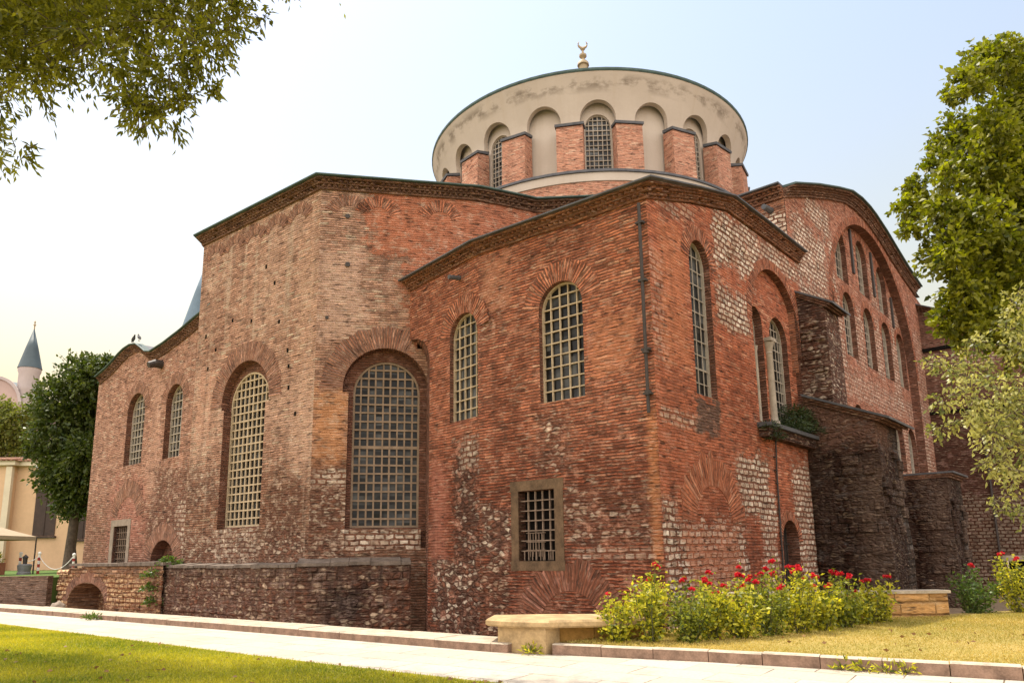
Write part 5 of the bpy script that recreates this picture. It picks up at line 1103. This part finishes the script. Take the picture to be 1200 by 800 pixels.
tl = [(-29.5,48.0,13.86,1.43),(-30.75,48.0,12.12,1.42),(-28.29,48.0,13.26,1.6),(-27.2,48.0,13.83,1.15),(-28.93,48.0,10.94,2.16),(-30.45,48.0,9.24,1.58),(-27.63,48.0,9.2,1.69),(-30.78,48.0,6.99,1.23),(-28.82,48.0,6.96,2.12),(-27.34,48.0,6.11,1.39),(-30.04,48.0,5.31,1.11),(-28.05,48.0,4.73,1.0),(-31.52,48.0,8.69,.67),(-26.6,48.0,10.33,1.13),(-28,46.8,8.3,1.8),(-28.6,47,11.6,1.8),(-30.4,47.5,10.2,1.6),(-30.0,47,7.6,1.6),(-27.2,47,6.4,1.2),(-27.3,47.5,12.3,1.3),(-29.4,47,5.6,1.2)]
tl = [(x+.9,y,z,r*.92) for x,y,z,r in tl]
tree('dark_tree', 'dense dark green tree between the yellow house and the church', (-28.6,48.3,.9), (-28.8,48.3,12), .35, tl, (.28,.16), 'leaf_dark', 130, 8, 1.6)
tl2 = [(-47.42,68.0,14.9,1.77),(-45.72,68.0,14.06,1.6),(-47.98,68.0,12.87,1.6),(-45.65,68.0,12.04,1.44),(-49.73,68.0,14.11,2.0),(-44.64,68.0,15.27,.97),(-51,69,12.5,2.2),(-47,69,12.6,2.)]
tree('light_tree', 'lighter yellow green tree rising above the yellow house roof', (-54,77,.9), (-53.8,77,15), .4, [(x*1.132,y+9,1.65+(z-1.65)*1.132,r*1.13) for x,y,z,r in tl2], (.36,.2), 'leaf_back', 55, 8, 1.5)
# awning, posts and chain, lamp, planter, boulder
aw = empty('canopy', (-27.6,40,.95), 'small beige canvas canopy on thin poles at the left edge', 'canopy')
c = MB(); ap = Vector((-29.0,40.6,3.75)); cs = [Vector((-31.0,39.0,3.0)),Vector((-27.05,39.0,3.02)),Vector((-27.05,42.2,3.02)),Vector((-31.0,42.2,3.0))]
for a, b in zip(cs, cs[1:]+cs[:1]): c.face([a,b,ap]); c.face([a-Vector((0,0,.2)),b-Vector((0,0,.2)),b,a])
c.build('canvas', 'canvas', aw)
for q in cs: p = MB(); p.tube([(q.x,q.y,.9),(q.x,q.y,3.0)], .04, 8); p.build('pole', 'iron', aw)
PO = [((-27.7,42.0),1.1,'leftmost red and white striped barrier post, next to the canopy'),((-26.65,42.0),1.1,'red and white striped barrier post beside the grey lantern'),((-24.7,42.0),1.0,'red and white striped barrier post nearest the church')]
for (x,y),h,l in PO:
    o = empty('barrier_post', (x,y,.95), l, 'post', 'striped barrier posts on the terrace')
    for k in range(6):
        b = MB(); b.tube([(x,y,.95+h*k/6),(x,y,.95+h*(k+1)/6)], .07, 10); b.build('stripe', 'red_paint' if k % 2 == 0 else 'white_paint', o)
    b = MB(); b.lathe(x,y,[(.09,.95+h),(.1,.99+h),(.07,1.06+h),(0,1.09+h)],10); b.build('cap', 'white_paint', o)
for a, b, l in ((PO[0][0],PO[1][0],'white chain sagging between the two left striped posts'),(PO[1][0],PO[2][0],'long white chain sagging to the striped post nearest the church')):
    c = MB(); dep = .28 if l.startswith('white') else .75
    c.tube([(a[0]+(b[0]-a[0])*t, a[1], 1.95-dep*4*t*(1-t)) for t in np.linspace(0,1,14)], .022, 5); tag(c.build('chain', 'white_paint'), l, 'chain', 'white chains between striped posts')
u = empty('lantern', (-26.9,41.2,.95), 'squat grey lantern standing on the terrace grass', 'lantern')
b = MB(); b.lathe(-26.9,41.2,[(.0,.95),(.34,.95),(.34,1.05),(.3,1.1),(.36,1.45),(.28,1.52),(0,1.52)],12); b.build('base', 'grey_metal', u, smooth=30)
b = MB(); b.lathe(-26.9,41.2,[(.1,1.52),(.12,1.85),(.17,1.87),(.02,2.02),(0,2.05)],12); b.build('head', 'iron', u, smooth=30)
pn = empty('planter', (-28.5,40.6,.95), 'terracotta planter with a leafy green plant at the left edge', 'planter')
b = MB(); b.prism([(-29.4,40.2),(-27.75,40.2),(-27.75,40.9),(-29.4,40.9)], .95, 1.6); b.build('trough', 'terracotta', pn)
d = unit(260); d[:,2] = np.abs(d[:,2]); Cc = np.array([-28.4,40.5,1.6])+d*np.array([.75,.35,.6])*RNG.random((260,1))
leaf_mesh('foliage', Cc, d, .3, .09, 'leaf_rose', pn)
bo = MB()
for i in range(6):
    pass
me = bpy.data.meshes.new('boulder'); bm = bmesh.new(); bmesh.ops.create_icosphere(bm, subdivisions=3, radius=1)
for v in bm.verts: v.co = Vector((v.co.x*.55, v.co.y*.4, v.co.z*.34))*(1+.18*math.sin(v.co.x*5+v.co.y*4)*math.cos(v.co.z*6))
bm.to_mesh(me); bm.free(); me.materials.append(M_['white_stone']); me.polygons.foreach_set('use_smooth',[True]*len(me.polygons))
bo = bpy.data.objects.new('boulder', me); col.objects.link(bo); bo.location = (-19.1,31.6,-.35); bo.scale = (.62,.6,1.0); tag(bo, 'pale rounded boulder at the foot of the plinth behind the left kerb', 'boulder')
# pigeons on the south chapel roof
for u_, l, hd in ((-27.05,'left pigeon of the pair perched on the waving roof ridge',1),(-26.35,'right pigeon of the pair perched on the waving roof ridge',-1)):
    z = 11.95 if hd == 1 else 11.88; c = Aw.at(u_, z, .2); dv = Aw.d*hd
    me = bpy.data.meshes.new('pigeon'); bm = bmesh.new()
    prof = [(-.2,-.03,.012),(-.12,.0,.035),(-.05,.06,.075),(.03,.11,.085),(.09,.17,.06),(.115,.22,.04),(.135,.255,.042),(.16,.26,.03),(.185,.25,.008)]
    rings = []
    for (s,zz,r) in prof:
        rings.append([bm.verts.new(c+dv*s+Vector((0,0,zz+.08))+ (Aw.n*math.cos(t)+Vector((0,0,1))*math.sin(t))*r) for t in np.linspace(0,2*math.pi,9)[:-1]])
    for a, b in zip(rings, rings[1:]):
        for k in range(8): bm.faces.new([a[k],a[(k+1)%8],b[(k+1)%8],b[k]])
    bm.faces.new(rings[0]); bm.faces.new(rings[-1][::-1])
    for s in (-.03,.03):
        q = [c+Aw.n*s+dv*.0+Vector((0,0,.07))+Vector((e*.008,f*.008,0)) for e,f in ((-1,-1),(1,-1),(1,1),(-1,1))]; w_ = [p-Vector((0,0,.1)) for p in q]
        A_ = [bm.verts.new(p) for p in q]; B_ = [bm.verts.new(p) for p in w_]
        for k in range(4): bm.faces.new([A_[k],A_[(k+1)%4],B_[(k+1)%4],B_[k]])
    bmesh.ops.recalc_face_normals(bm, faces=bm.faces); bm.to_mesh(me); bm.free(); me.materials.append(M_['bird'])
    o = bpy.data.objects.new('pigeon', me); col.objects.link(o); tag(o, l, 'pigeon', 'pair of pigeons on the roof')
